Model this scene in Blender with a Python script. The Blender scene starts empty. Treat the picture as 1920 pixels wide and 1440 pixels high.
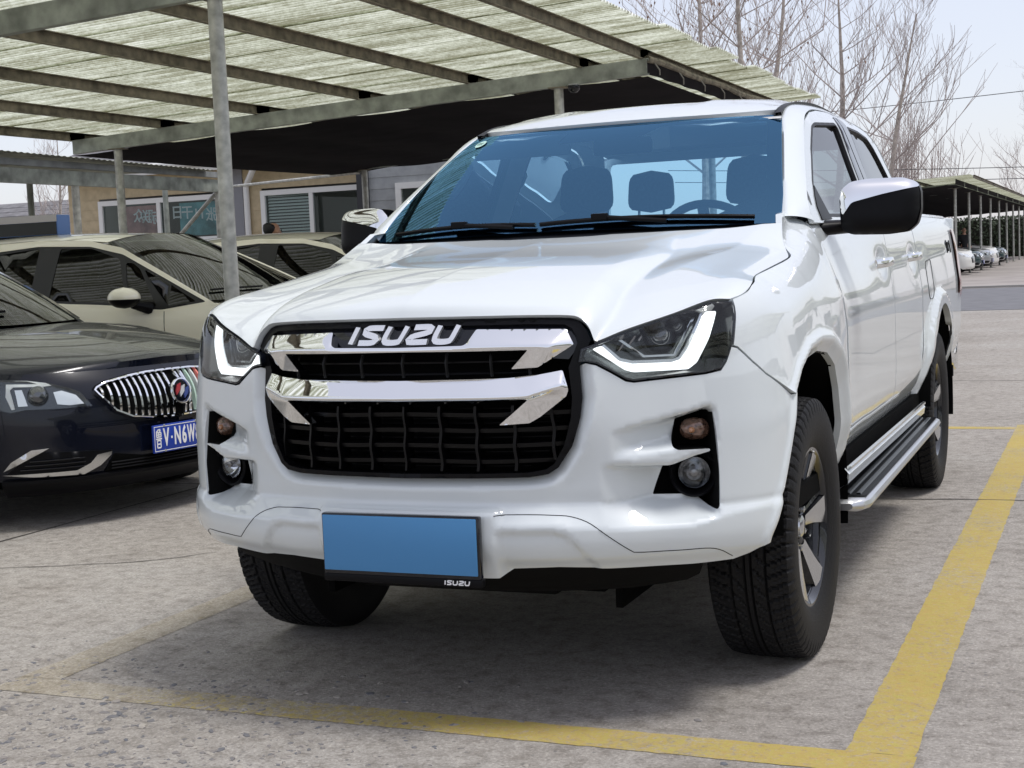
import bpy, bmesh, math, random
import numpy as np
from mathutils import Vector, Matrix
from mathutils.geometry import delaunay_2d_cdt
R = math.radians
random.seed(7)
scene = bpy.context.scene
COL = scene.collection

# ------------------------------------------------------------------ camera
cam_d = bpy.data.cameras.new('camera')
cam = bpy.data.objects.new('camera', cam_d)
COL.objects.link(cam)
CP = Vector((1.7155, -3.3222, 1.2114))
YAW, PITCH, ROLL, FPX = R(22.80475), R(4.89453), R(-2.44499), 2718.3
fw = Vector((-math.sin(YAW)*math.cos(PITCH), math.cos(YAW)*math.cos(PITCH), -math.sin(PITCH)))
rt = Vector((math.cos(YAW), math.sin(YAW), 0))
up = rt.cross(fw)
r2 = rt*math.cos(ROLL)+up*math.sin(ROLL)
u2 = -rt*math.sin(ROLL)+up*math.cos(ROLL)
M = Matrix((r2, u2, -fw)).transposed().to_4x4()
M.translation = CP
cam.matrix_world = M
cam_d.sensor_width = 36.0
cam_d.lens = FPX/1920*36.0
cam_d.clip_start = 0.05
cam_d.clip_end = 2000
scene.camera = cam

# ------------------------------------------------------------------ sky and sun (bright hazy day)
SUN_EL, SUN_AZ = R(67), R(82)      # azimuth measured clockwise from +Y
world = bpy.data.worlds.new('World')
scene.world = world
world.use_nodes = True
wn = world.node_tree
wn.nodes.clear()
sky = wn.nodes.new('ShaderNodeTexSky')
sky.sky_type = 'NISHITA'
sky.sun_disc = False
sky.sun_elevation = SUN_EL
sky.sun_rotation = SUN_AZ
sky.altitude = 0
sky.air_density = 1.0
sky.dust_density = 1.6
sky.ozone_density = 2.0
bg = wn.nodes.new('ShaderNodeBackground')
bg.inputs['Strength'].default_value = 0.115
wo = wn.nodes.new('ShaderNodeOutputWorld')
# thin high haze: an even veil of white over the clear sky
mixw = wn.nodes.new('ShaderNodeMix')
mixw.data_type = 'RGBA'
mixw.inputs['Factor'].default_value = 0.52
mixw.inputs['B'].default_value = (7.4, 7.2, 7.8, 1)
wn.links.new(sky.outputs['Color'], mixw.inputs['A'])
wn.links.new(mixw.outputs['Result'], bg.inputs['Color'])
wn.links.new(bg.outputs['Background'], wo.inputs['Surface'])
sun_d = bpy.data.lights.new('sun', 'SUN')
sun_d.energy = 1.9
sun_d.angle = R(16)
sun_d.color = (1.0, 0.98, 0.945)
sun = bpy.data.objects.new('sun', sun_d)
COL.objects.link(sun)
sd = Vector((math.sin(SUN_AZ)*math.cos(SUN_EL), math.cos(SUN_AZ)*math.cos(SUN_EL), math.sin(SUN_EL)))
sun.rotation_euler = sd.to_track_quat('Z', 'Y').to_euler()
sun.location = (0, 0, 30)
vs = scene.view_settings
vs.view_transform = 'Standard'
vs.look = 'None'
vs.exposure = 0.38
vs.gamma = 1.0
vs.use_curve_mapping = False

# ------------------------------------------------------------------ materials
MATS = {}
def mat(name, col=(.5, .5, .5), rough=.5, metal=0.0, coat=0.0, spec=.5, emit=None, es=0.0, noise=None, bump=None, trans=0.0):
    """noise=(scale, amount, detail) mottles the colour; bump=(scale, strength)."""
    if name in MATS: return MATS[name]
    m = bpy.data.materials.new(name); m.use_nodes = True
    nt = m.node_tree; b = nt.nodes['Principled BSDF']
    b.inputs['Base Color'].default_value = (*col, 1)
    b.inputs['Roughness'].default_value = rough
    b.inputs['Metallic'].default_value = metal
    b.inputs['Specular IOR Level'].default_value = spec
    if coat:
        b.inputs['Coat Weight'].default_value = coat
        b.inputs['Coat Roughness'].default_value = .02
    if trans:
        b.inputs['Transmission Weight'].default_value = trans
    if emit:
        b.inputs['Emission Color'].default_value = (*emit, 1)
        b.inputs['Emission Strength'].default_value = es
    tc = None
    if noise or bump:
        tc = nt.nodes.new('ShaderNodeTexCoord')
    if noise:
        n = nt.nodes.new('ShaderNodeTexNoise'); n.inputs['Scale'].default_value = noise[0]
        n.inputs['Detail'].default_value = noise[2] if len(noise) > 2 else 5
        nt.links.new(tc.outputs['Object'], n.inputs['Vector'])
        mr = nt.nodes.new('ShaderNodeMapRange')
        mr.inputs['From Min'].default_value = .3; mr.inputs['From Max'].default_value = .7
        mr.inputs['To Min'].default_value = 1-noise[1]; mr.inputs['To Max'].default_value = 1+noise[1]
        nt.links.new(n.outputs['Fac'], mr.inputs['Value'])
        mx = nt.nodes.new('ShaderNodeMix'); mx.data_type = 'RGBA'; mx.blend_type = 'MULTIPLY'
        mx.inputs['Factor'].default_value = 1
        mx.inputs['A'].default_value = (*col, 1)
        nt.links.new(mr.outputs['Result'], mx.inputs['B'])
        nt.links.new(mx.outputs['Result'], b.inputs['Base Color'])
    if bump:
        n2 = nt.nodes.new('ShaderNodeTexNoise'); n2.inputs['Scale'].default_value = bump[0]; n2.inputs['Detail'].default_value = 4
        nt.links.new(tc.outputs['Object'], n2.inputs['Vector'])
        bp = nt.nodes.new('ShaderNodeBump'); bp.inputs['Strength'].default_value = bump[1]; bp.inputs['Distance'].default_value = .01
        nt.links.new(n2.outputs['Fac'], bp.inputs['Height']); nt.links.new(bp.outputs['Normal'], b.inputs['Normal'])
    MATS[name] = m
    return m

def glass(name, tint, refl=(1, 1, 1), ior=1.5, rough=0.0):
    """thin sheet of glass: tinted see-through plus mirror reflection by Fresnel"""
    if name in MATS: return MATS[name]
    m = bpy.data.materials.new(name); m.use_nodes = True
    nt = m.node_tree; nt.nodes.clear()
    o = nt.nodes.new('ShaderNodeOutputMaterial')
    t = nt.nodes.new('ShaderNodeBsdfTransparent'); t.inputs['Color'].default_value = (*tint, 1)
    g = nt.nodes.new('ShaderNodeBsdfGlossy'); g.inputs['Color'].default_value = (*refl, 1); g.inputs['Roughness'].default_value = rough
    f = nt.nodes.new('ShaderNodeFresnel'); f.inputs['IOR'].default_value = ior
    x = nt.nodes.new('ShaderNodeMixShader')
    nt.links.new(f.outputs['Fac'], x.inputs['Fac'])
    nt.links.new(t.outputs['BSDF'], x.inputs[1]); nt.links.new(g.outputs['BSDF'], x.inputs[2])
    nt.links.new(x.outputs['Shader'], o.inputs['Surface'])
    MATS[name] = m
    return m

white = mat('white_paint', (.65, .69, .70), .42, 0, 1.0, spec=.3)
white.node_tree.nodes['Principled BSDF'].inputs['Coat IOR'].default_value = 1.65
chrome = mat('chrome', (.86, .87, .88), .035, 1.0)
darkchrome = mat('dark_chrome', (.22, .22, .23), .12, 1.0)
gloss_black = mat('gloss_black', (.003, .004, .008), .10, 0, .55, spec=.25)
black = mat('black_plastic', (.004, .004, .005), .38, spec=.12)
mattblack = mat('matt_black', (.004, .004, .004), .8, spec=.12)
void = mat('dark_cavity', (.004, .004, .004), .9, spec=.05)
rubber = mat('rubber', (.008, .008, .009), .60, spec=.25, bump=(180, .25))
steel = mat('galvanised_steel', (.46, .46, .42), .45, .45, noise=(14, .3), bump=(40, .1))

# ------------------------------------------------------------------ object helpers
def thing(name, label, cat, loc=(0, 0, 0), group=None):
    o = bpy.data.objects.new(name, None); COL.objects.link(o)
    o.location = loc; o.empty_display_size = .2
    o['label'] = label; o['category'] = cat
    if group: o['group'] = group
    return o

def tag(o, label=None, cat=None, group=None, kind=None):
    if label: o['label'] = label
    if cat: o['category'] = cat
    if group: o['group'] = group
    if kind: o['kind'] = kind
    return o

def root_loc(p):
    v = Vector((0, 0, 0))
    while p is not None:
        v += p.location; p = p.parent
    return v

def obj(name, verts, faces, m, parent=None, smooth=True, sharp=None, world=True):
    """one mesh object; with world=True vertices are scene coordinates even under an unrotated parent"""
    me = bpy.data.meshes.new(name)
    me.from_pydata([tuple(v) for v in verts], [], [tuple(f) for f in faces])
    me.validate(clean_customdata=False)
    if smooth:
        me.polygons.foreach_set('use_smooth', [True]*len(me.polygons))
        if sharp is not None:
            me.set_sharp_from_angle(angle=R(sharp))
    me.materials.append(m)
    o = bpy.data.objects.new(name, me); COL.objects.link(o)
    if parent is not None:
        o.parent = parent
        if world: o.location = -root_loc(parent)
    return o

class MB:
    """collects shapes for ONE mesh"""
    def __init__(s): s.v = []; s.f = []
    def add(s, v, f):
        n = len(s.v); s.v += [tuple(p) for p in v]; s.f += [tuple(i+n for i in q) for q in f]; return s
    def box(s, a, b, bev=0.0):
        (x0, y0, z0), (x1, y1, z1) = a, b
        if not bev:
            v = [(x, y, z) for z in (z0, z1) for y in (y0, y1) for x in (x0, x1)]
            return s.add(v, [(0, 2, 3, 1), (4, 5, 7, 6), (0, 1, 5, 4), (2, 6, 7, 3), (0, 4, 6, 2), (1, 3, 7, 5)])
        bm = bmesh.new(); bmesh.ops.create_cube(bm, size=1)
        for q in bm.verts: q.co = Vector(((x0+x1)/2+q.co.x*(x1-x0), (y0+y1)/2+q.co.y*(y1-y0), (z0+z1)/2+q.co.z*(z1-z0)))
        bmesh.ops.bevel(bm, geom=list(bm.edges), offset=bev, segments=2, affect='EDGES', profile=.5)
        return s.bm(bm)
    def bm(s, bm):
        bm.verts.index_update()
        s.add([q.co[:] for q in bm.verts], [[q.index for q in f.verts] for f in bm.faces]); bm.free(); return s
    def tube(s, pts, r, n=10, cap=True):
        pts = [Vector(p) for p in pts]
        rs = r if isinstance(r, (list, tuple)) else [r]*len(pts)
        prev = None; base = len(s.v); V = []; F = []
        for i, p in enumerate(pts):
            d = (pts[min(i+1, len(pts)-1)]-pts[max(i-1, 0)]).normalized()
            if prev is None:
                a = d.orthogonal().normalized()
            else:
                a = (prev-d*prev.dot(d))
                a = a.normalized() if a.length > 1e-6 else d.orthogonal().normalized()
            b = d.cross(a); prev = a
            for k in range(n):
                t = 2*math.pi*k/n; V.append(p+(a*math.cos(t)+b*math.sin(t))*rs[i])
        for i in range(len(pts)-1):
            for k in range(n):
                k2 = (k+1) % n; F.append((i*n+k, i*n+k2, (i+1)*n+k2, (i+1)*n+k))
        if cap:
            F.append(tuple(range(n-1, -1, -1))); F.append(tuple((len(pts)-1)*n+k for k in range(n)))
        return s.add(V, F)
    def grid(s, P, closed=False):
        """P: rows of points"""
        r, c = len(P), len(P[0]); V = [p for row in P for p in row]; F = []
        for i in range(r-1):
            for j in range(c-1 if not closed else c):
                j2 = (j+1) % c; F.append((i*c+j, i*c+j2, (i+1)*c+j2, (i+1)*c+j))
        return s.add(V, F)
    def lathe(s, prof, n=32, axis='x', o=(0, 0, 0), a0=0, a1=2*math.pi):
        """prof: (along axis, radius)"""
        P = []; full = abs(a1-a0-2*math.pi) < 1e-6; m = n if full else n+1
        for k in range(m):
            t = a0+(a1-a0)*k/n; row = []
            for h, r in prof:
                c_, s_ = math.cos(t)*r, math.sin(t)*r
                p = {'x': (h, c_, s_), 'y': (c_, h, s_), 'z': (c_, s_, h)}[axis]
                row.append((p[0]+o[0], p[1]+o[1], p[2]+o[2]))
            P.append(row)
        if full: P.append(P[0])
        return s.grid(P)
    def prism(s, poly, z0, z1, f):
        """poly: 2d outline; f(a,b,h) -> point; closed prism with n-gon caps"""
        n = len(poly)
        V = [f(a, b, z0) for a, b in poly]+[f(a, b, z1) for a, b in poly]
        F = [tuple(range(n-1, -1, -1)), tuple(range(n, 2*n))]+[(i, (i+1) % n, n+(i+1) % n, n+i) for i in range(n)]
        return s.add(V, F)
    def mirror(s):
        m = MB(); m.v = [(-x, y, z) for x, y, z in s.v]; m.f = [tuple(reversed(q)) for q in s.f]; return m
    def xf(s, M4):
        s.v = [tuple(M4 @ Vector(p)) for p in s.v]; return s
    def build(s, name, m, parent=None, smooth=True, sharp=35, world=True, fix=True):
        o = obj(name, s.v, s.f, m, parent, smooth, None, world)
        if fix:
            bm = bmesh.new(); bm.from_mesh(o.data); bmesh.ops.recalc_face_normals(bm, faces=list(bm.faces)); bm.to_mesh(o.data); bm.free()
        if smooth and sharp: o.data.set_sharp_from_angle(angle=R(sharp))
        return o

def poly_inside(P, poly):
    poly = np.asarray(poly, float); x, y = P[:, 0], P[:, 1]; ins = np.zeros(len(P), bool)
    a = poly; b = np.roll(poly, -1, 0)
    for (x0, y0), (x1, y1) in zip(a, b):
        if y0 == y1: continue
        c_ = ((y0 > y) != (y1 > y)) & (x < (x1-x0)*(y-y0)/(y1-y0)+x0)
        ins ^= c_
    return ins
def seg_dist(P, poly):
    poly = np.asarray(poly, float); d = np.full(len(P), 1e9)
    for a, b in zip(poly, np.roll(poly, -1, 0)):
        ab = b-a; L = (ab@ab) or 1e-12
        t = np.clip(((P-a)@ab)/L, 0, 1); q = a+t[:, None]*ab
        d = np.minimum(d, np.hypot(*(P-q).T))
    return d
def densify(poly, step):
    out = []
    for (a, b) in zip(poly, poly[1:]+poly[:1]):
        n = max(1, int(math.hypot(b[0]-a[0], b[1]-a[1])/step))
        out += [(a[0]+(b[0]-a[0])*k/n, a[1]+(b[1]-a[1])*k/n) for k in range(n)]
    return out
def fillet(poly, r, seg=4):
    """round the corners of a closed outline; r a number or one per corner"""
    n = len(poly); out = []
    for i in range(n):
        p = Vector(poly[i]).to_2d(); a = Vector(poly[i-1]).to_2d(); b = Vector(poly[(i+1) % n]).to_2d()
        rr = r[i] if isinstance(r, (list, tuple)) else r
        u = a-p; v = b-p
        k = min(rr, u.length*.45, v.length*.45)
        if k < 1e-5: out.append(tuple(p)); continue
        A = p+u.normalized()*k; B = p+v.normalized()*k
        for j in range(seg+1):
            t = j/seg; q = A*(1-t)**2+p*2*t*(1-t)+B*t*t; out.append(tuple(q))
    return out
def curve_pts(pts, n):
    """Catmull-Rom through points, open, n points evenly by arc"""
    P = [np.array(p, float) for p in pts]; Q = [2*P[0]-P[1]]+P+[2*P[-1]-P[-2]]; out = []
    for i in range(1, len(Q)-2):
        for k in range(12):
            t = k/12; a, b, c_, d = Q[i-1:i+3]
            out.append(.5*((2*b)+(-a+c_)*t+(2*a-5*b+4*c_-d)*t*t+(-a+3*b-3*c_+d)*t**3))
    out.append(P[-1]); out = np.array(out)
    L = np.r_[0, np.cumsum(np.linalg.norm(np.diff(out, axis=0), axis=1))]
    s = np.linspace(0, L[-1], n)
    return np.stack([np.interp(s, L, out[:, k]) for k in range(out.shape[1])], 1)

def tri2d(outline, holes, step, extra_edges=()):
    """triangulated 2-d region: returns points, triangles, boundary loops (as index lists)"""
    loops = [densify(list(outline), step)]+[densify(list(h), step) for h in holes]
    pts = []; edges = []
    for L in loops:
        n0 = len(pts); pts += L; edges += [(n0+i, n0+(i+1) % len(L)) for i in range(len(L))]
    cr = []
    for pl in extra_edges:
        q = []
        for a, b in zip(pl, pl[1:]):
            n = max(1, int(math.hypot(b[0]-a[0], b[1]-a[1])/step)); q += [(a[0]+(b[0]-a[0])*k/n, a[1]+(b[1]-a[1])*k/n) for k in range(n)]
        q.append(tuple(pl[-1])); Q = np.array(q)
        far = seg_dist(Q, loops[0]) > step*.4; far &= poly_inside(Q, loops[0])
        for h in loops[1:]: far &= (seg_dist(Q, h) > step*.4) & ~poly_inside(Q, h)
        last = None
        for p_, ok_ in zip(q, far):
            if not ok_: last = None; continue
            pts.append(p_)
            if last is not None: edges.append((last, len(pts)-1))
            last = len(pts)-1; cr.append(p_)
    A = np.array(loops[0]); lo, hi = A.min(0), A.max(0)
    gx = np.arange(lo[0], hi[0]+step, step); gy = np.arange(lo[1], hi[1]+step, step*.87)
    G = np.array([(x+(.5*step if j & 1 else 0), y) for j, y in enumerate(gy) for x in gx])
    ok = poly_inside(G, loops[0]) & (seg_dist(G, loops[0]) > step*.45)
    for h in loops[1:]:
        ok &= ~poly_inside(G, h) & (seg_dist(G, h) > step*.45)
    if cr:
        C_ = np.array(cr); dm = np.full(len(G), 1e9)
        for k in range(0, len(C_), 64):
            dm = np.minimum(dm, np.sqrt(((G[:, None, :]-C_[None, k:k+64, :])**2).sum(2)).min(1))
        ok &= dm > step*.55
    pts += [tuple(p) for p in G[ok]]
    r = delaunay_2d_cdt([Vector(p) for p in pts], edges, [], 0, 1e-6, True)
    V = np.array([v[:] for v in r[0]]); F = np.array([f for f in r[2]])
    C = V[F].mean(1); keep = poly_inside(C, loops[0])
    for h in loops[1:]: keep &= ~poly_inside(C, h)
    return V, F[keep]

def panel(name, outline, fn, m, parent, holes=(), step=.03, thick=.012, mirror=False, base=None, creases=()):
    """sheet on the surface fn(a,b)->xyz with rolled edge: returns list of objects.  The sheet's
    outside is the side n = dP/da x dP/db points to."""
    V, F = tri2d(outline, holes, step, creases)
    e = 1e-3; bf = base or fn
    def nor(a, b):
        p = np.array(bf(a, b)); q = np.array(bf(a+e, b))-p; s_ = np.array(bf(a, b+e))-p
        n = np.cross(q, s_); l = np.linalg.norm(n); return n/l if l > 0 else np.array((0, 0, 1.))
    P = [np.array(fn(a, b)) for a, b in V]
    cnt = {}
    for t in F:
        for i in range(3):
            k = (int(t[i]), int(t[(i+1) % 3])); cnt[k] = cnt.get(k, 0)+1
    bd = [k for k in cnt if (k[1], k[0]) not in cnt]
    N = {}
    verts = list(P); faces = [tuple(int(i) for i in t) for t in F]
    idx = {}
    def rim(i, lev):
        if (i, lev) not in idx:
            if i not in N: N[i] = nor(*V[i])
            idx[(i, lev)] = len(verts)
            verts.append(P[i]-N[i]*(thick if lev == 2 else 0.0))
        return idx[(i, lev)]
    for a, b in bd:
        faces.append((rim(b, 1), rim(a, 1), rim(a, 2), rim(b, 2)))
    outs = [obj(name, verts, faces, m, parent, True)]
    if mirror:
        outs.append(obj(name, [(-p[0], p[1], p[2]) for p in verts], [tuple(reversed(f)) for f in faces], m, parent, True))
    return outs

def text_mesh(s, size, depth=.004, bold=0.0, align='CENTER', shear=0.0, space=1.0):
    cu = bpy.data.curves.new('t', 'FONT'); cu.body = s; cu.size = size; cu.extrude = depth/2; cu.align_x = align; cu.align_y = 'CENTER'
    cu.offset = bold; cu.shear = shear; cu.space_character = space; cu.resolution_u = 3
    o = bpy.data.objects.new('t', cu); COL.objects.link(o)
    dg = bpy.context.evaluated_depsgraph_get(); dg.update()
    me = bpy.data.meshes.new_from_object(o.evaluated_get(dg))
    b = MB(); b.add([v.co[:] for v in me.vertices], [list(p.vertices) for p in me.polygons])
    bpy.data.objects.remove(o); bpy.data.curves.remove(cu); bpy.data.meshes.remove(me)
    return b

def dup(root, loc, rotz=None, label=None, group=None):
    r = root.copy(); COL.objects.link(r); r.location = loc
    if rotz is not None: r.rotation_euler = (0, 0, rotz)
    if label: r['label'] = label
    if group: r['group'] = group
    def rec(a, b):
        for ch in list(a.children):
            c_ = ch.copy(); COL.objects.link(c_); c_.parent = b; c_.matrix_parent_inverse = ch.matrix_parent_inverse.copy(); rec(ch, c_)
    rec(root, r)
    return r
# ================================================================== WHITE PICKUP
# scene frame = truck frame: nose at y=0 facing -Y, truck's left flank at +X
def sm_tab(t):
    xs = [p[0] for p in t]; ys = [p[1] for p in t]; n = len(t)
    d = [(ys[i+1]-ys[i])/(xs[i+1]-xs[i]) for i in range(n-1)]
    m = [d[0]]+[0 if d[i-1]*d[i] <= 0 else 2*d[i-1]*d[i]/(d[i-1]+d[i]) for i in range(1, n-1)]+[d[-1]]
    def f(x):
        if x <= xs[0]: return ys[0]
        if x >= xs[-1]: return ys[-1]
        i = 0
        while x > xs[i+1]: i += 1
        h = xs[i+1]-xs[i]; s = (x-xs[i])/h
        return ys[i]*(1+2*s)*(1-s)**2+h*m[i]*s*(1-s)**2+ys[i+1]*s*s*(3-2*s)+h*m[i+1]*s*s*(s-1)
    return f
SHO = sm_tab([(.3, 1.075), (.45, 1.095), (.7, 1.135), (1.0, 1.182), (1.15, 1.217), (1.3, 1.266), (1.5, 1.318), (2.0, 1.335), (3.4, 1.34), (3.6, 1.345), (5.3, 1.355)])
DROP = sm_tab([(-.09, .150), (-.05, .142), (-.02, .130), (0, .095), (.03, .066), (.08, .042), (.18, .024), (.28, .010), (.38, 0), (.6, 0), (.72, .022), (.82, .065), (.95, .12)])
X0 = sm_tab([(.3, .915), (.62, .93), (1.0, .93), (1.35, .915), (1.5, .90), (2.0, .897), (3.4, .897), (3.8, .905), (4.5, .905), (5.3, .895)])
def cl(v): return min(1.0, max(0.0, v))
def S(y, z): return X0(y)-DROP(SHO(y)-z)-.042*cl((2.5-y)/.6)*cl((z-1.05)/.2)*cl((y-.9)/.4)
YS = .62
PLAN = [(0, 0), (.2, .008), (.4, .045), (.5, .078), (.6, .122), (.7, .172), (.78, .212), (.86, .263), (.92, .32), (.965, .40), (.988, .50), (1.0, .62)]
_u = [0]
for a, b in zip(PLAN, PLAN[1:]): _u.append(_u[-1]+math.hypot((b[0]-a[0])*.91, b[1]-a[1]))
US = _u[-1]
PX = sm_tab([(u, p[0]) for u, p in zip(_u, PLAN)]); PY = sm_tab([(u, p[1]) for u, p in zip(_u, PLAN)])
OY = sm_tab([(.36, .05), (.42, .02), (.5, -.012), (.6, -.005), (.8, .0), (.9, .004), (1.0, .012), (1.06, .045), (1.12, .09)])
def W(u, z):
    s = 1 if u >= 0 else -1; u = abs(u)
    if u >= US:
        y = YS+u-US; return (s*S(y, z), y, z)
    x = PX(u)*S(YS, z); y = PY(u); f = max(0, 1-y/.45)
    return (s*x, y+OY(z)*f, z)
def Wd(u, z, d=0.0):
    """point d metres outside the skin"""
    p = np.array(W(u, z)); e = .004
    q = np.array(W(u+e, z))-np.array(W(u-e, z)); n = np.array((q[1], -q[0], 0.0)); n /= np.linalg.norm(n)
    return p+n*d
def onW(d):
    return (lambda u, z: Wd(u, z, d)) if not callable(d) else (lambda u, z: Wd(u, z, d(abs(u), z)))

class Relief:
    """offset map: linear over a triangulation of control points, softened over radius r"""
    def __init__(s, pts, edges=(), r=.008):
        P = [Vector(p[:2]) for p in pts]
        res = delaunay_2d_cdt(P, list(edges), [], 0, 1e-7, True)
        s.V = np.array([v[:] for v in res[0]]); D = np.zeros(len(s.V))
        for i, o in enumerate(res[3]):
            if o: D[i] = pts[o[0]][2]
            else:
                k = np.argsort([np.hypot(*(s.V[i]-np.array(p[:2]))) for p in pts])[:2]
                D[i] = np.mean([pts[j][2] for j in k])
        s.D = D; s.F = np.array(list(res[2])); s.r = r
        T = s.V[s.F]; s.A = T[:, 0]; s.e1 = T[:, 1]-T[:, 0]; s.e2 = T[:, 2]-T[:, 0]
        s.den = s.e1[:, 0]*s.e2[:, 1]-s.e1[:, 1]*s.e2[:, 0]
    def raw(s, p):
        w = p-s.A
        b = (w[:, 0]*s.e2[:, 1]-w[:, 1]*s.e2[:, 0])/s.den; c_ = (s.e1[:, 0]*w[:, 1]-s.e1[:, 1]*w[:, 0])/s.den
        m = np.minimum(np.minimum(b, c_), 1-b-c_); i = int(np.argmax(m))
        bb, cc = max(0, b[i]), max(0, c_[i]); aa = max(0, 1-bb-cc); t = aa+bb+cc
        d = s.D[s.F[i]]; return (aa*d[0]+bb*d[1]+cc*d[2])/t
    def __call__(s, u, z):
        r = s.r; p = np.array((u, z))
        if not r: return s.raw(p)
        return (2*s.raw(p)+sum(s.raw(p+np.array(o)*r) for o in ((1, 0), (-1, 0), (0, 1), (0, -1), (.7, .7), (-.7, .7), (.7, -.7), (-.7, -.7))))/10
def full(half):
    """half outline from centre top ... to centre bottom (u>=0) -> closed symmetric outline"""
    return list(half)+[(-u, z) for u, z in reversed(half) if abs(u) > 1e-6]
def inset(poly, d):
    P = [Vector(p).to_2d() for p in poly]; n = len(P); out = []
    ar = sum(P[i].x*P[(i+1) % n].y-P[(i+1) % n].x*P[i].y for i in range(n)); sg = 1 if ar > 0 else -1
    for i in range(n):
        a = (P[i]-P[i-1]).normalized(); b = (P[(i+1) % n]-P[i]).normalized()
        na = Vector((-a.y, a.x))*sg; nb = Vector((-b.y, b.x))*sg; m = (na+nb)
        k = d/max(.35, m.length_squared/2) if m.length > 1e-6 else d
        out.append(tuple(P[i]+m*.5*k))
    return out

truck = thing('pickup_truck', 'large white double-cab pickup truck with chrome grille bars parked in the yellow bay', 'pickup truck', (0, 2.6, 0))

# ---------------------------------------------------------------- outlines traced round the nose (u along the skin, z up)
HLTOP = [(.487, .981), (.61, 1.02), (.735, 1.053), (.85, 1.082), (.918, 1.081)]
HL = HLTOP+[(.908, 1.045), (.882, .967), (.866, .938), (.845, .914), (.80, .907), (.613, .895), (.594, .90), (.557, .923), (.523, .943), (.496, .949), (.478, .949)]
DRL = [(.522, .979), (.545, .985), (.586, .944), (.618, .936), (.728, .935), (.748, .940), (.772, .966), (.836, 1.058), (.872, 1.058), (.838, .994), (.790, .931), (.764, .915), (.625, .914), (.603, .921)]
GF = [(0, 1.066), (.35, 1.063), (.462, 1.058), (.486, 1.05), (.506, 1.026), (.516, 1.002), (.481, .937), (.481, .857), (.471, .809), (.445, .735), (.409, .683), (.383, .667), (.335, .66), (0, .657)]
POCK = [(.715, .789, -.05), (.808, .811, -.005), (.814, .653, -.005), (.814, .568, -.005), (.808, .555, -.005), (.80, .56, -.01), (.769, .589, -.05), (.655, .594, -.08), (.683, .67, -.07), (.70, .679, -.065), (.754, .698, -.04), (.79, .706, -.02), (.791, .713, -.02), (.709, .714, -.055), (.696, .722, -.06)]
FSH = [(.882, .967), (.898, .962), (.94, .924), (.985, .888), (1.112, .823)]
ARCH_B = [(1.21, .828), (1.14, .705), (1.075, .573), (1.01, .455)]
ARCHO = [(1.101, .827), (1.033, .705), (.977, .573), (.929, .445)]

# ---------------------------------------------------------------- front bumper
grl = [(.481, .937), (.481, .857), (.471, .809), (.445, .735), (.409, .683), (.383, .667), (.335, .66), (0, .657)]
def ss(a, b, x):
    t = cl((x-a)/(b-a)); return t*t*(3-2*t)
def lin(a, b, x): return cl((x-a)/(b-a))
def pl_dist(u, z, pl):
    m = 9.0
    for (a, b), (c_, d_) in zip(pl, pl[1:]):
        ex, ez = c_-a, d_-b; t = cl(((u-a)*ex+(z-b)*ez)/(ex*ex+ez*ez)); m = min(m, math.hypot(u-a-t*ex, z-b-t*ez))
    return m
LIP = sm_tab([(0, -.030), (.022, -.004), (.030, .002), (.042, .001), (.06, 0)])
ARC = sm_tab([(0, -.034), (.054, .007), (.062, .009), (.078, .001), (.09, 0)])
T1 = [(.535, .769), (.697, .7985), (.808, .824)]          # sharp upper edge of the upper scoop
F1 = [(.548, .700), (.70, .7205), (.792, .714)]           # fin, upper edge
F2 = [(.548, .686), (.69, .676), (.754, .698), (.792, .7065)]   # fin, lower edge
ZBASE = [(0, .590), (.40, .587), (.50, .588), (.66, .592), (.80, .575)]
ZFRONT = [(0, .543), (.398, .540), (.44, .532), (.60, .522), (.734, .525), (.815, .540), (.90, .55)]
REC = [(.300, .527), (.388, .524), (.440, .505), (.474, .465), (.506, .424)]
it_ = lambda pl: (lambda u: float(np.interp(u, [p[0] for p in pl], [p[1] for p in pl])))
t1, f1, f2, zb_, zf_ = it_(T1), it_(F1), it_(F2), it_(ZBASE), it_(ZFRONT)
AMP = sm_tab([(0, .006), (.25, .006), (.40, .010), (.60, .016), (.75, .016), (.84, .010), (1.0, .006)])
def rel(u, z):
    r_ = .0032; return (2*rel0(u, z)+rel0(u+r_, z)+rel0(max(0, u-r_), z)+rel0(u, z+r_)+rel0(u, z-r_))/6
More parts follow.
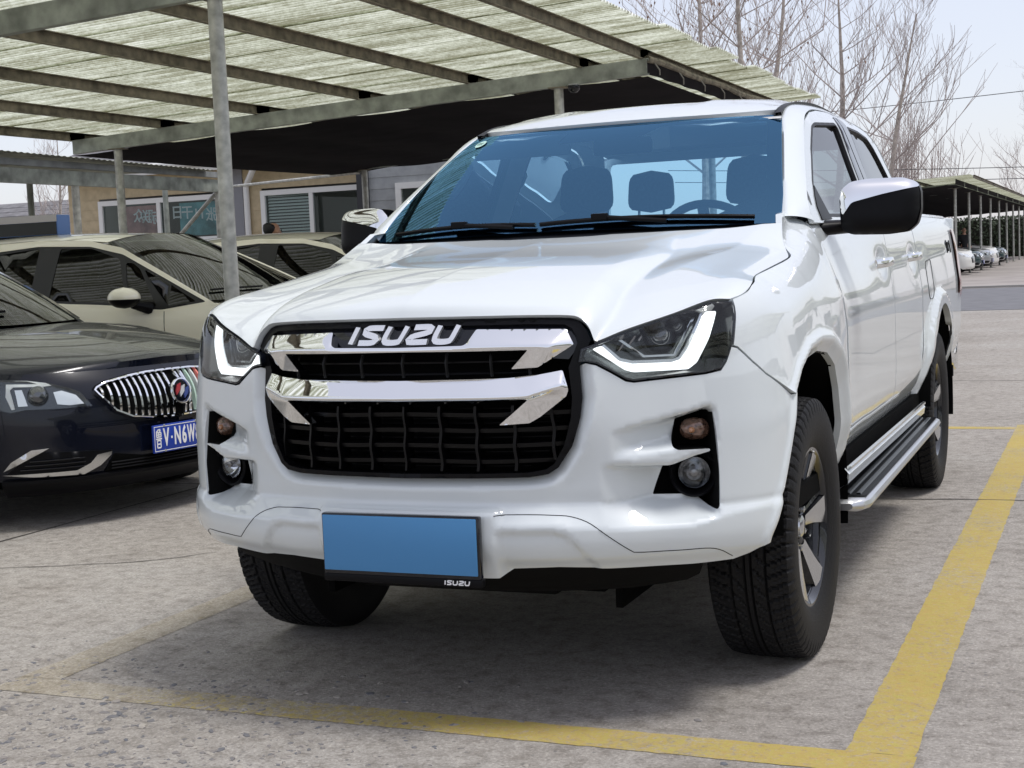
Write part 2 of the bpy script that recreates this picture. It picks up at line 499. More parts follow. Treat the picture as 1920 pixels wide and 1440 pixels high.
def rel0(u, z):
    d = 0.0
    dg = pl_dist(u, z, grl)
    d += LIP(dg) if dg < .06 else 0.0
    sink = -.026*ss(.82, .62, z)*(1-ss(.42, .60, u))          # the mouth surround lies back towards its foot
    right = 1-ss(.798, .812, u)
    gu = lin(.540, .712, u); up_s = -.056*gu*right*lin(0, .009, t1(u)-z)*lin(-.002, .020, z-f1(u)) if u > .535 else 0
    gl = lin(.515, .665, u); lo_d = -.074*gl*right
    lo_s = lo_d*lin(0, .009, f2(u)-z) if z < f2(u) and u > .51 else 0
    fin = -.020*lin(.60, .79, u)*right*(1 if f2(u)-.002 <= z <= f1(u)+.02 else 0) if False else 0
    body = d+sink+up_s+(lo_s if z > zb_(u) else lo_d)
    zb, zf = zb_(u), zf_(u); a = AMP(u)
    if z < zb:
        base = sink-.004+lo_d+(LIP(dg) if dg < .06 else 0)
        body = a if z <= zf else base+(a-base)*(zb-z)/(zb-zf)
    elif u < .52:
        body -= .004*ss(.63, zb, z)
    d = body
    # lower face: recess beside the plate, tucked foot
    uc = float(np.interp(-z, [-.527, -.505, -.465, -.424], [.300 if z > .527 else .388, .440, .474, .506]))
    if z < .527: d -= .013*lin(0, .011, uc-u)*lin(.527, .515, z)
    d -= .014*ss(.455, .418, z)
    # plinth carrying the plate
    p = (1-lin(.244, .266, u))*lin(.583, .572, z); d = d+(.008-d)*p if d < .008 else d
    if u > .80:
        da = pl_dist(u, z, ARCH_B)
        if da < .09: d += ARC(da)
    return d
half = [(0, .398), (.246, .398), (.282, .420), (.40, .424), (.53, .418), (.744, .418), (.86, .420), (.905, .432), (.95, .452)]
right = half[1:]+list(reversed(ARCH_B))+list(reversed(FSH))+[(.862, .93), (.843, .909), (.80, .902), (.613, .890), (.592, .894), (.555, .918), (.521, .938), (.496, .944), (.481, .937)]+grl[1:]
loop = right+[(-u, z) for u, z in reversed(right[:-1])]
off_ = lambda pl, dz, du=0: [(u+du, z+dz) for u, z in pl]
rdg = [(.511, .931), (.511, .862), (.500, .800), (.473, .722), (.434, .663), (.395, .639), (.338, .630), (0, .627)]
CRE = [T1, F1, off_(F1[:2], .021), F2, off_(F2[:2], -.0095), ZBASE[1:], ZFRONT, REC, off_(REC, -.009, -.010), rdg, ARCHO, [(.244, .57), (.246, .40)], [(.266, .55), (.268, .42)]]
CRE = CRE+[[(-u, z) for u, z in pl] for pl in CRE]
pk = [fillet([p[:2] for p in POCK], .006, 3), fillet([(-p[0], p[1]) for p in reversed(POCK)], .006, 3)]
panel('front_bumper', loop, onW(rel), white, truck, holes=pk, step=.009, thick=.03, base=onW(0), creases=CRE)
# lower valance line: thin dark joint of the separate lower panel, a groove laid into the skin
SHUT = [(0, .566), (.30, .566), (.398, .563), (.44, .558), (.483, .542), (.529, .507), (.583, .468), (.604, .462), (.70, .461), (.793, .459), (.854, .430)]
for s in (1, -1):
    C = curve_pts([(u, z) for u, z in SHUT], 70)
    b = MB()
    b.tube([Wd(s*u, z, rel(u, z)*1.0+.0002) for u, z in C if u > .235], .0011, 6)
    b.build('lower_panel_joint', black, truck)
# pocket liners, lamps
for s in (1, -1):
    b = MB(); n = len(pk[0]); O = pk[0]
    rows = [[Wd(s*u, z, rel(u, z)-.004) for u, z in O+O[:1]], [Wd(s*(u*.97+.76*.03), z*.97+.68*.03, -.115) for u, z in O+O[:1]]]
    b.grid(rows); b.build('lamp_pocket', mattblack, truck)
    panel('lamp_pocket_back', [(s*u, z) for u, z in (O if s > 0 else list(reversed(O)))], onW(-.112), void, truck, step=.03)
    # indicator: oval amber lamp lying on its side
    c0 = Wd(s*.768, .76, -.055)
    rowsI = []
    for i in range(9):
        t = i/8*math.pi/2; rr = math.cos(t); hh = math.sin(t)
        rowsI.append([(c0[0]+.037*rr*abs(math.cos(a))**.7*(1 if math.cos(a) > 0 else -1)*1.0, c0[1]-.03*hh+s*.25*.037*rr*math.cos(a), c0[2]+.029*rr*math.sin(a)) for a in [2*math.pi*k/20 for k in range(21)]])
    ind = MB().grid(rowsI).build('turn_indicator', mat('indicator_lens', (.15, .085, .06), .12, .35, 1.0, noise=(90, .7)), truck)
    MB().lathe([(-.011, .0005), (-.009, .005), (-.004, .008), (.004, .009)], 12, 'y', (c0[0], c0[1]-.028, c0[2])).build('bulb', mat('amber_bulb', (.42, .20, .10), .15, 0, 1.0), ind)
    # round fog lamp
    f0 = Wd(s*.768, .646, -.07)
    T4 = Matrix.Translation(Vector(f0)) @ Matrix.Rotation(s*R(14), 4, 'Z')
    fog = MB().lathe([(.03, .066), (-.012, .064), (-.018, .058), (-.010, .050), (.02, .044)], 36, 'y').xf(T4).build('fog_lamp', black, truck)
    MB().lathe([(.022, .0005), (.018, .016), (.006, .032), (-.010, .041)], 28, 'y').xf(T4).build('reflector', mat('fog_reflector', (.66, .67, .68), .07, .95, noise=(40, .7)), fog)
    MB().lathe([(-.034, .0005), (-.032, .016), (-.025, .030), (-.012, .0405)], 28, 'y').xf(T4).build('lens', glass('lamp_glass', (.95, .97, .98)), fog)
    MB().lathe([(-.018, .0005), (-.017, .009), (.0, .011), (.02, .011)], 14, 'y').xf(T4).build('bulb_shield', darkchrome, fog)
# ---------------------------------------------------------------- grille
frame_out = fillet(full(GF), .006, 2)
panel('grille_backing', inset(full(GF), .004), onW(-.095), void, truck, step=.06)
LIFT = .007
g_in = [(0, 1.050), (.35, 1.047), (.447, 1.043), (.466, 1.033), (.478, 1.015), (.482, .998), (.452, .935), (.454, .857), (.447, .809), (.425, .738), (.398, .692), (.377, .679), (.333, .672), (0, .669)]
fr = panel('grille_frame', full(GF), onW(lambda u, z: -.016), mat('grille_frame', (.003, .003, .004), .25, spec=.15), truck, holes=[full(g_in)], step=.015, thick=.07)[0]
nb = [(0, .9845), (.36, .9825), (.40, .96), (.455, .955), (.482, .985), (.497, .999), (.49, 1.02), (.474, 1.04), (.455, 1.048), (.35, 1.052), (0, 1.055)]
panel('name_band', full(nb)[::-1] if False else [(u, z) for u, z in nb]+[(-u, z) for u, z in reversed(nb[1:-1])], onW(-.030), gloss_black, truck, step=.015, thick=.03)
UCp = [(0, .998, .008), (.186, 1.0, .008), (.198, 1.006, .006), (.214, 1.039, -.010), (.452, 1.032, -.014), (.470, .994, -.006), (.375, .94, .0), (.308, .938, .006), (.354, .985, .012), (0, .987, .012)]
uctl = UCp+[(.41, .992, .020), (.356, .992, .022), (.2, .9945, .02), (0, .993, .02)]
urel = Relief(uctl, [(10, 11), (11, 12), (12, 13)]+[(i, i+1) for i in range(9)]+[(9, 0)], .0025)
LCp = [(0, .912, -.006), (.298, .915, -.004), (.374, .921, -.006), (.436, .930, -.012), (.446, .881, -.004), (.440, .865, -.006), (.371, .815, -.004), (.343, .80, -.004), (.268, .797, .002), (.345, .860, .010), (.2, .8545, .010), (0, .853, .010)]
lctl = LCp+[(0, .868, .036), (.343, .868, .034), (.430, .893, .014)]
lrel = Relief(lctl, [(12, 13), (13, 14)]+[(i, i+1) for i in range(11)]+[(11, 0)], .0025)
for nm, pts, rl in (('upper_chrome_bar', UCp, urel), ('lower_chrome_bar', LCp, lrel)):
    o2 = [p[:2] for p in pts]; o2 = [(-u, z) for u, z in reversed(o2) if u > 0]+o2 if False else o2+[(-u, z) for u, z in reversed(o2) if u > 1e-6]
    ar = sum(o2[i][0]*o2[(i+1) % len(o2)][1]-o2[(i+1) % len(o2)][0]*o2[i][1] for i in range(len(o2)))
    if ar < 0: o2.reverse()
    panel(nm, fillet(o2, .004, 2), onW(lambda u, z, rl=rl: rl(u, z)+LIFT), chrome, truck, step=.0065, thick=.03, base=onW(0))
# letters: built from strokes, rounded square style
LET = {
 'I': [[(.0, 0), (.085, 1)]],
 'S': [[(1.0, .93), (.30, .93), (.12, .80), (.22, .60), (.70, .42), (.82, .22), (.62, .07), (-.02, .07)]],
 'U': [[(.10, 1.0), (.02, .28), (.16, .07), (.62, .07), (.80, .22), (.95, 1.0)]],
 'Z': [[(.12, .93), (.80, .93), (.94, .78), (.84, .62), (.18, .40), (.02, .22), (.10, .07), (.90, .07)]]}
def stroke(pts, w):
    """2d ribbon polygon of half width w along pts"""
    P = [Vector(p) for p in pts]; L = []; Rr = []
    for i, p in enumerate(P):
        a = (P[i]-P[i-1]).normalized() if i else (P[1]-P[0]).normalized()
        b = (P[i+1]-P[i]).normalized() if i < len(P)-1 else a
        t = (a+b).normalized(); k = w/max(.5, t.dot(a)); n = Vector((-t.y, t.x))
        L.append(p+n*k); Rr.append(p-n*k)
    return L, Rr
def letters(word, u0, u1, z0, z1, w, fn, m, parent, name, th=.006):
    ws = {'I': .22, 'S': 1.0, 'U': 1.0, 'Z': 1.0}; gap = .20
    tot = sum(ws[c_] for c_ in word)+gap*(len(word)-1); k = (u1-u0)/tot; h = z1-z0; x = u0
    for c_ in word:
        b = MB()
        for st in LET[c_]:
            pts = [(x+px*k, z0+pz*h) for px, pz in st]
            C = curve_pts(pts, 22) if len(st) > 2 else np.array(pts)
            # keep corners fairly square: mix polyline and curve
            Lf, Rf = stroke([tuple(p) for p in C], w)
            rows = [[fn(*q, 0) for q in Lf], [fn(*q, th) for q in Lf], [fn(*q, th) for q in Rf], [fn(*q, 0) for q in Rf]]
            b.grid(rows)
            for e in (0, -1): b.add([rows[k2][e] for k2 in range(4)], [(0, 1, 2, 3)])
        b.build('letter', m, parent, sharp=30)
        x += (ws[c_]+gap)*k
letters('ISUZU', -.152, .158, 1.0075, 1.0505, .0072, lambda u, z, d: Wd(u+(z-1.03)*.18, z, -.029+d*2), mat('badge_silver', (.82, .83, .84), .16, .75), fr, 'badge', .008)
# upper mesh ribs and lower mesh: each bar a part
grille_black = mat('grille_black', (.002, .002, .0025), .30, spec=.22)
for u in (-.35, -.25, -.125, 0.0, .125, .25, .35):
    b = MB(); b.tube([Wd(u, .978, -.03), Wd(u, .955, -.022), Wd(u, .918, -.03)], .0045, 6); b.build('grille_rib', grille_black, truck)
for z in (.955, .925):
    b = MB(); b.tube([Wd(u, z, -.05) for u in np.linspace(-.40, .40, 25)], .004, 6); b.build('grille_slat', grille_black, truck)
def gw(z):
    pts = [(.857, .466), (.809, .456), (.738, .431), (.692, .398), (.672, .34)]
    return np.interp(z, [p[0] for p in reversed(pts)], [p[1] for p in reversed(pts)])-.004
for z in (.822, .782, .742, .702):
    w_ = gw(z); rows = []
    for dz, d in ((-.005, -.075), (-.007, -.034), (.004, -.03), (.009, -.075)):
        rows.append([Wd(u, z+dz+.0015*math.cos(u*14), d) for u in np.linspace(-w_, w_, 45)])
    MB().grid(rows).build('grille_slat', grille_black, truck, sharp=25)
for u in (-.40, -.30, -.20, -.10, 0.0, .10, .20, .30, .40):
    zs = [z for z in np.linspace(.843, .676, 20) if gw(z) > abs(u)]
    rows = []
    for du, d in ((-.006, -.07), (-.004, -.024), (.004, -.022), (.007, -.07)):
        rows.append([Wd(u+du+.0022*math.sin((z-.676)*75), z, d) for z in zs])
    MB().grid(rows).build('grille_rib', grille_black, truck, sharp=25)
for k in range(13):   # radiator fins behind
    z = .68+k*.0125; w_ = gw(z)-.03
    MB().tube([Wd(u, z, -.088) for u in np.linspace(-w_, w_, 9)], .002, 4).build('radiator_fin', black, truck)

# ---------------------------------------------------------------- headlights
hl_g = glass('headlight_glass', (.93, .95, .96), ior=1.45)
drl_m = mat('daylight_led', (.9, .92, .93), .3, emit=(.97, 1.0, 1.0), es=1.0)
house = mat('headlight_inner', (.07, .075, .075), .16, .85)
for s in (1, -1):
    sd_ = lambda P: [(u, z) for u, z in P] if s > 0 else [(-u, z) for u, z in reversed(P)]
    def cw(P):
        ar = sum(P[i][0]*P[(i+1) % len(P)][1]-P[(i+1) % len(P)][0]*P[i][1] for i in range(len(P)))
        return list(P) if ar > 0 else list(reversed(P))
    HLc = cw([(s*u, z) for u, z in HL])
    hin = inset(HLc, .010)
    hl = panel('headlight', HLc, onW(.001), gloss_black, truck, holes=[hin], step=.012, thick=.05)[0]
    panel('housing', inset(HLc, .004), onW(-.125), house, hl, step=.04)
    b = MB(); O = hin+hin[:1]
    b.grid([[Wd(u, z, -.002) for u, z in O], [Wd(u*.985+s*.69*.015, z*.97+.98*.03, -.122) for u, z in O]]); b.build('bezel', house, hl)
    panel('led_strip', fillet(cw([(s*u, z) for u, z in DRL]), .006, 3), onW(-.030), drl_m, hl, step=.015, thick=.03)
    # clear rim beside the light strip and inner reflector step
    rim = [(.530, .973), (.552, .988), (.592, .951), (.622, .943), (.728, .942), (.745, .947), (.768, .974), (.826, 1.057), (.834, 1.057), (.776, .968), (.750, .940), (.728, .9355), (.618, .9365), (.586, .9445)]
    panel('clear_rim', cw([(s*u, z) for u, z in rim]), onW(-.040), mat('rim_silver', (.55, .57, .58), .2, .9), hl, step=.02, thick=.03)
    step_ = [(.589, 1.0), (.657, .948), (.741, .948), (.822, 1.052), (.812, 1.052), (.737, .953), (.661, .953), (.597, 1.002)]
    panel('inner_trim', cw([(s*u, z) for u, z in step_]), onW(-.065), mat('rim_silver', (.55, .57, .58), .2, .9), hl, step=.02, thick=.012)
    for (pu, pz, pr) in ((.708, .998, .036), (.762, 1.022, .022)):
        pc = Wd(s*pu, pz, -.088); T4 = Matrix.Translation(Vector(pc)) @ Matrix.Rotation(s*R(24), 4, 'Z')
        pj = MB().lathe([(.03, pr*1.25), (-.02, pr*1.22), (-.026, pr*1.1), (-.015, pr)], 30, 'y').xf(T4).build('projector', darkchrome, hl)
        MB().lathe([(-.040, .0005), (-.037, pr*.45), (-.028, pr*.8), (-.014, pr)], 30, 'y').xf(T4).build('projector_lens', mat('lens_dark', (.03, .035, .04), .03, 0, 1.0, spec=1.0), hl)
    for k in range(5):
        u0 = .60+k*.028
        MB().tube([Wd(s*u0, .965+k*.012, -.10), Wd(s*(u0+.02), .990+k*.012, -.095)], .004, 5).build('reflector_rib', darkchrome, hl)
    panel('lens', inset(HLc, .006), onW(.004), hl_g, hl, step=.03, thick=.003)

# ---------------------------------------------------------------- number plate
pl = MB().box((-.226, -.040, .408), (.227, -.016, .570), .005)
plate_fr = pl.build('plate_frame', gloss_black, truck)
MB().box((-.221, -.044, .419), (.221, -.0395, .565), .002).build('number_plate', mat('plate_blue', (.058, .222, .455), .45), truck, sharp=30)
MB().box((-.228, -.038, .388), (.230, -.014, .409), .004).build('plate_bracket', black, truck)
letters('ISUZU', .126, .196, .3935, .4045, .0016, lambda u, z, d: (u, -.0382-d, z), mat('print_white', (.8, .8, .8), .5), plate_fr, 'mark', .0008)

# ---------------------------------------------------------------- fenders
FLO = [(1.112, .827), (1.209, .890), (1.371, .938), (1.54, .952), (1.70, .938), (1.82, .895), (1.90, .82), (1.96, .70), (2.0, .58), (2.01, .48)]
ARCH_F = [(1.21, .828), (1.264, .863), (1.391, .897), (1.54, .908), (1.68, .893), (1.79, .845), (1.865, .77), (1.92, .66), (1.95, .56), (1.955, .48)]
UF = US-YS   # y = u-UF
fct = [(u, z, .016) for u, z in FLO]+[(u, z, -.02) for u, z in ARCH_F]+[(u-.01*(1 if i < 3 else (-1 if i > 5 else 0)), z+.012, .002) for i, (u, z) in enumerate(FLO)]
fct += [(.88, .96, 0), (1.0, 1.0, 0), (1.0, .88, 0), (1.0, 1.2, 0), (1.54, 1.03, 0), (1.54, 1.3, 0), (2.1, 1.3, 0), (2.1, .9, -.004), (2.1, .4, -.004), (1.3, .7, -.02), (1.3, .4, -.03), (.85, 1.2, 0), (.9, .5, 0)]
k = len(FLO)
frel = Relief(fct, [(i, i+1) for i in range(k-1)]+[(k+i, k+i+1) for i in range(k-1)]+[(2*k+i, 2*k+i+1) for i in range(k-1)], .009)
HLN = curve_pts([(.926, 1.086), (.967, 1.0945), (1.02, 1.106), (1.079, 1.1195), (1.2, 1.137), (1.354, 1.155), (1.50, 1.172), (1.59, 1.184), (1.64, 1.197), (1.70, 1.226), (1.76, 1.258), (1.82, 1.288)], 60)
fend = [(.890, .971), (.902, .967), (.944, .929), (.988, .893), (1.116, .828), (1.21, .8285)]+ARCH_F[1:]+[(2.058, .48), (2.06, .66), (2.058, .90), (2.045, 1.08), (2.025, 1.20), (2.012, 1.296), (2.0, 1.325), (1.98, 1.334), (1.88, 1.322)]+[tuple(p) for p in HLN[::-1]]+[(.915, 1.05)]
panel('fender', fend, onW(frel), white, truck, step=.013, thick=.02, mirror=True, base=onW(0))
# black wheel-arch liners
for s in (1, -1):
    for yc, xo in ((.93, .895), (4.055, .912)):
        P = []
        for x in (s*xo, s*.45):
            P.append([(x, yc-.495*math.cos(a), .41+.50*math.sin(a)) for a in [R(5)+R(187)*k/28 for k in range(29)]])
        MB().grid(P).build('arch_liner', void, truck)
        MB().box((s*.44, yc-.55, .25), (s*.46, yc+.55, .95)).build('inner_arch', void, truck)

# ---------------------------------------------------------------- hood
def hood_pt():
    fr_ = [np.array(W(u, z)) for u, z in [(0, 1.073), (.2, 1.072), (.35, 1.070), (.455, 1.066), (.487, 1.058), (.510, 1.034), (.522, 1.005), (.532, 1.0), (.61, 1.026), (.735, 1.059), (.85, 1.088), (.916, 1.088)]]
    side = [fr_[-1]]+[np.array(W(u-.0015, z+.0022)) for u, z in HLN[3::4]]
    cen = [fr_[0]]+[np.array((0, y, z)) for y, z in ((.075, 1.105), (.15, 1.135), (.30, 1.170), (.5, 1.205), (.8, 1.248), (1.13, 1.287))]
    rear = [cen[-1]]+[np.array(p) for p in ((.25, 1.133, 1.288), (.5, 1.155, 1.290))]+[side[-1]]
    n, m = 97, 81
    Fc = curve_pts(fr_, n); Sc = curve_pts(side, m); Cc = curve_pts(cen, m); Rc = curve_pts(rear, n)
    rows = []
    for j in range(m):
        t = j/(m-1); row = []
        for i in range(n):
            s = i/(n-1)
            A = Cc[j]*(1-s)+Sc[j]*s; B = Fc[i]*(1-t)+Rc[i]*t
            Cq = (1-s)*(1-t)*Fc[0]+s*(1-t)*Fc[-1]+(1-s)*t*Rc[0]+s*t*Rc[-1]
            p = A+B-Cq
            # flat crown with a rounded shoulder
            kk = 1-s; crown = (Cc[j][2]-Sc[j][2])*max(0, (s-s**5))*min(1, t*5)*(.95-.1*t)
            p = p+np.array((0, 0, crown))
            rise = min(1, max(0, (t-.25)/.6)); rise = rise*rise*(3-2*rise)
            # raised side ridges with a dished centre towards the screen
            sr = .66+.10*t
            sc = .50+.42*t; fall = cl((t-.34)/.45); fall = fall*fall*(3-2*fall)
            q_ = cl((sc-s)/.16); p[2] -= .017*fall*(1-.55*t**3)*(q_*(1.6-.6*q_) if q_ < 1 else 1)
            row.append(p)
        rows.append(row)
    return rows
HR = hood_pt()
rows = [[(-p[0], p[1], p[2]) for p in reversed(r_[1:])]+[tuple(p) for p in r_] for r_ in HR]
hb = MB().grid(rows)
n = len(rows[0])
for L in (rows[0], rows[-1], [r_[0] for r_ in rows], [r_[-1] for r_ in rows]):
    hb.grid([[tuple(p) for p in L], [(p[0]*.992, p[1]+.022*(1 if L is rows[0] else 0), p[2]-.012) for p in L]])
hood = hb.build('hood', white, truck, sharp=50)
# dark gap strips under panel joints
MB().grid([[Wd(u, z, -.014) for u, z in [(.88, .95), (.95, .90), (1.10, .80), (1.2, .80)]], [Wd(u, z, -.014) for u, z in [(.90, .99), (.97, .94), (1.13, .86), (1.25, .86)]]]).build('joint_backing', void, truck)
for s in (1, -1):
    L = [W(u, z) for u, z in HLN]
    MB().grid([[(s*(p[0]-.030), p[1], p[2]-.016) for p in L], [(s*(p[0]-.003), p[1], p[2]-.030) for p in L]]).build('joint_backing', void, truck)
# ---------------------------------------------------------------- cab upper surface
S2T = sm_tab([(1.15, .895), (1.22, .878), (1.28, .855), (1.45, .79), (1.60, .735), (1.66, .713), (1.70, .693), (1.735, .66), (1.76, .60)])
def S2(y, z): return S2T(z)-.042*cl((2.5-y)/.6)-.012*max(0, y-2.9)
onS = lambda d=0.0: (lambda y, z: (S(y, z)+d, y, z))
onS2 = lambda d=0.0: (lambda y, z: (S2(y, z)+d, y, z))
seal = mat('window_seal', (.010, .010, .011), .5)
side_glass = glass('side_glass', (.20, .25, .25), ior=1.9)
# doors: lower skins
fd = [(1.456, .495), (2.578, .49), (2.578, 1.298), (1.43, 1.298), (1.408, 1.29), (1.42, 1.20), (1.44, 1.08), (1.452, .90), (1.457, .66)]
rd = [(2.586, .49), (3.36, .49), (3.40, .56), (3.452, .80), (3.462, 1.0), (3.462, 1.303), (2.586, 1.298)]
def door_rel(y, z):
    # handle dish, lower sculpture
    d = 0
    for yc in (2.42, 3.30):
        q = ((y-yc)/.10)**2+((z-1.135)/.045)**2
        d -= .018*math.exp(-q*1.2)
    low = max(0, min(1, (.72-z)/.10)); d += .012*low*low*(3-2*low)*max(0, min(1, (z-.49)/.05))
    return d
dsurf = lambda y, z: (S(y, z)+door_rel(y, z), y, z)
doors = {}
for nm, o_ in (('front_door', fd), ('rear_door', rd)):
    doors[nm] = panel(nm, fillet(o_, .012, 2), dsurf, white, truck, step=.03, thick=.02, mirror=True)
# upper door frames with window openings
fw_o = [(1.412, 1.29), (2.578, 1.29), (2.578, 1.738), (2.3, 1.728), (2.13, 1.708), (1.985, 1.668), (1.80, 1.563), (1.535, 1.413), (1.42, 1.337)]
fw_h = [(1.66, 1.312), (2.43, 1.316), (2.445, 1.50), (2.475, 1.676), (2.45, 1.69), (2.12, 1.67), (2.05, 1.653), (1.858, 1.531), (1.673, 1.432), (1.60, 1.37)]
rw_o = [(2.586, 1.29), (3.565, 1.296), (3.56, 1.42), (3.52, 1.54), (3.44, 1.65), (3.29, 1.708), (3.08, 1.73), (2.8, 1.738), (2.586, 1.738)]
rw_h = [(2.70, 1.318), (3.42, 1.33), (3.44, 1.42), (3.416, 1.51), (3.348, 1.59), (3.293, 1.635), (3.20, 1.677), (3.0, 1.693), (2.73, 1.695), (2.70, 1.50)]
for nm, o_, h_ in (('front_door', fw_o, fw_h), ('rear_door', rw_o, rw_h)):
    H = fillet(h_, .02, 4)
    for par, s in ((doors[nm][0], 1), (doors[nm][1], -1)):
        f2 = (lambda y, z: (S2(y, z), y, z))
        def side(name, outline, d, m, holes=(), step=.03, thick=.012):
            V0 = panel(name, outline, (lambda y, z: (S2(y, z)+d, y, z)), m, par, holes=holes, step=step, thick=thick)[0]
            if s < 0:
                me = V0.data
                co = np.empty(len(me.vertices)*3); me.vertices.foreach_get('co', co); co = co.reshape(-1, 3); co[:, 0] *= -1
                me.vertices.foreach_set('co', co.ravel()); me.flip_normals()
            return V0
        side('window_frame', fillet(o_, .015, 3), 0, white, [H])
        side('window_seal', H, .001, seal, [fillet(inset(h_, .022), .015, 4)], .02, .02)
        side('window_glass', inset(h_, .012), -.010, side_glass, (), .06, .004)
        if nm == 'front_door':
            side('pillar_trim', [(2.46, 1.31), (2.572, 1.31), (2.572, 1.722), (2.505, 1.716), (2.472, 1.52)], .003, gloss_black, (), .04, .004)
            side('mirror_sail', [(1.56, 1.30), (1.75, 1.305), (1.73, 1.33), (1.67, 1.42), (1.61, 1.385), (1.565, 1.345)], .004, black, (), .03, .01)
        else:
            side('pillar_trim', [(2.592, 1.31), (2.685, 1.31), (2.695, 1.52), (2.715, 1.70), (2.66, 1.715), (2.592, 1.722)], .003, gloss_black, (), .04, .004)
for s in (1, -1):
    for y0_, y1_ in ((1.43, 1.47), (2.565, 2.60), (3.45, 3.49)):
        MB().grid([[(s*(S(y, z)-.010), y, z) for y in (y0_, y1_)] for z in np.linspace(.50, 1.29, 14)]).build('joint_backing', void, truck)
    MB().grid([[(s*(S2(2.582, z)-.012), y, z) for y in (2.56, 2.605)] for z in np.linspace(1.29, 1.73, 8)]).build('joint_backing', void, truck)
# chrome door handles
for nm, yc, zc in (('front_door', 2.42, 1.135), ('rear_door', 3.30, 1.145)):
    for i, s in ((0, 1), (1, -1)):
        b = MB(); xs = S(yc, zc)
        P = [(s*(xs-.01), yc-.10, zc), (s*(xs+.022), yc-.085, zc+.004), (s*(xs+.032), yc-.03, zc+.006), (s*(xs+.032), yc+.05, zc+.008), (s*(xs+.022), yc+.095, zc+.008), (s*(xs-.005), yc+.11, zc+.008)]
        rows = []
        for p in curve_pts(P, 22):
            rows.append([(p[0]+s*.007*math.cos(a), p[1], p[2]+.017*math.sin(a)) for a in [2*math.pi*k/12 for k in range(13)]])
        b.grid(rows); b.build('door_handle', chrome, doors[nm][i])
# rocker sill
for s in (1, -1):
    rows = [[(s*x, y, z) for y in np.linspace(1.40, 3.42, 12)] for x, z in ((.89, .488), (.905, .47), (.90, .44), (.86, .415), (.78, .41))]
    MB().grid(rows).build('sill', white, truck)
    rows = [[(s*x, y, z) for y in np.linspace(1.42, 3.40, 12)] for x, z in ((.900, .496), (.909, .493), (.909, .485), (.900, .481))]
    MB().grid(rows).build('sill_trim', mat('sill_chrome', (.7, .72, .71), .15, .9), truck)
# ---------------------------------------------------------------- bed sides with flared arches
hubR = (4.055, .385)
def bed_rel(y, z):
    r = math.hypot((y-hubR[0])*1.0, (z-.42)*1.02)
    d = 0
    if .47 <= r <= .62:
        t = (r-.47)/.15
        d = .026*(1-max(0, (t-.55)/.45)**2*1.0) if t > .12 else -.01+.036*t/.12
        if t > .62: d = .026*max(0, 1-(t-.62)/.06)
    elif r < .47: d = -.01
    if 3.62 < y < 3.84 and .93 < z < 1.14: d += 0
    return d
arcR = [(hubR[0]-.475*math.cos(a), .42+.49*math.sin(a)) for a in [R(-8)+R(196)*k/24 for k in range(25)]]
bed_o = [(3.474, .50), (3.56, .48)]+arcR+[(4.62, .42), (4.80, .52), (5.16, .56), (5.19, .80), (5.19, 1.30), (5.17, 1.345), (3.474, 1.338)]
bed = panel('bed_side', bed_o, lambda y, z: (S(y, z)+bed_rel(y, z), y, z), white, truck, step=.022, thick=.03, mirror=True)
for i, s in ((0, 1), (1, -1)):
    # rail cap, inner wall
    MB().grid([[(s*(S(y, 1.34)+.004), y, 1.338) for y in np.linspace(3.48, 5.17, 20)], [(s*(S(y, 1.34)-.012), y, 1.352) for y in np.linspace(3.48, 5.17, 20)], [(s*(S(y, 1.34)-.07), y, 1.352) for y in np.linspace(3.48, 5.17, 20)], [(s*(S(y, 1.34)-.075), y, .85) for y in np.linspace(3.48, 5.17, 20)]]).build('bed_rail', white, truck)
    # tail lamp wrapping the corner
    MB().grid([[(s*(S(5.1, z)+.012), y, z) for z in np.linspace(.90, 1.28, 9)] for y in (5.02,)]+[[(s*(S(5.15, z)+.016), 5.10, z) for z in np.linspace(.92, 1.28, 9)], [(s*(S(5.15, z)+.004), 5.20, z) for z in np.linspace(.92, 1.28, 9)], [(s*(S(5.15, z)-.08), 5.235, z) for z in np.linspace(.92, 1.28, 9)]]).build('tail_lamp', mat('tail_red', (.22, .01, .012), .1, 0, 1.0), truck)
    for st in ([(4.66, 1.17), (4.62, 1.20), (4.66, 1.215), (4.66, 1.15)], [(4.70, 1.16), (4.75, 1.205)], [(4.70, 1.205), (4.75, 1.16)], [(4.83, 1.17), (4.79, 1.20), (4.83, 1.215), (4.83, 1.15)]):
        MB().tube([(s*(S(y, z)+.001), y, z) for y, z in st], .004, 4).build('decal', black, bed[i])
# fuel flap outline on the left bed side
fl = fillet([(3.66, 1.12), (3.86, 1.13), (3.85, .97), (3.80, .945), (3.70, .945), (3.66, .97)], .03, 4)
b = MB(); b.tube([(S(y, z)+bed_rel(y, z)+.0003, y, z) for y, z in fl+fl[:1]], .0022, 5); b.build('fuel_flap_joint', black, bed[0])
MB().box((-.86, 5.19, .74), (.86, 5.235, 1.34), .012).build('tailgate', white, truck)
MB().box((-.87, 5.20, .48), (.87, 5.30, .66), .02).build('rear_bumper', chrome, truck)
MB().box((-.80, 3.50, .82), (.80, 5.19, .85)).build('bed_floor', black, truck)
MB().box((-.80, 3.49, .85), (.80, 3.51, 1.335)).build('bed_front_wall', white, truck)
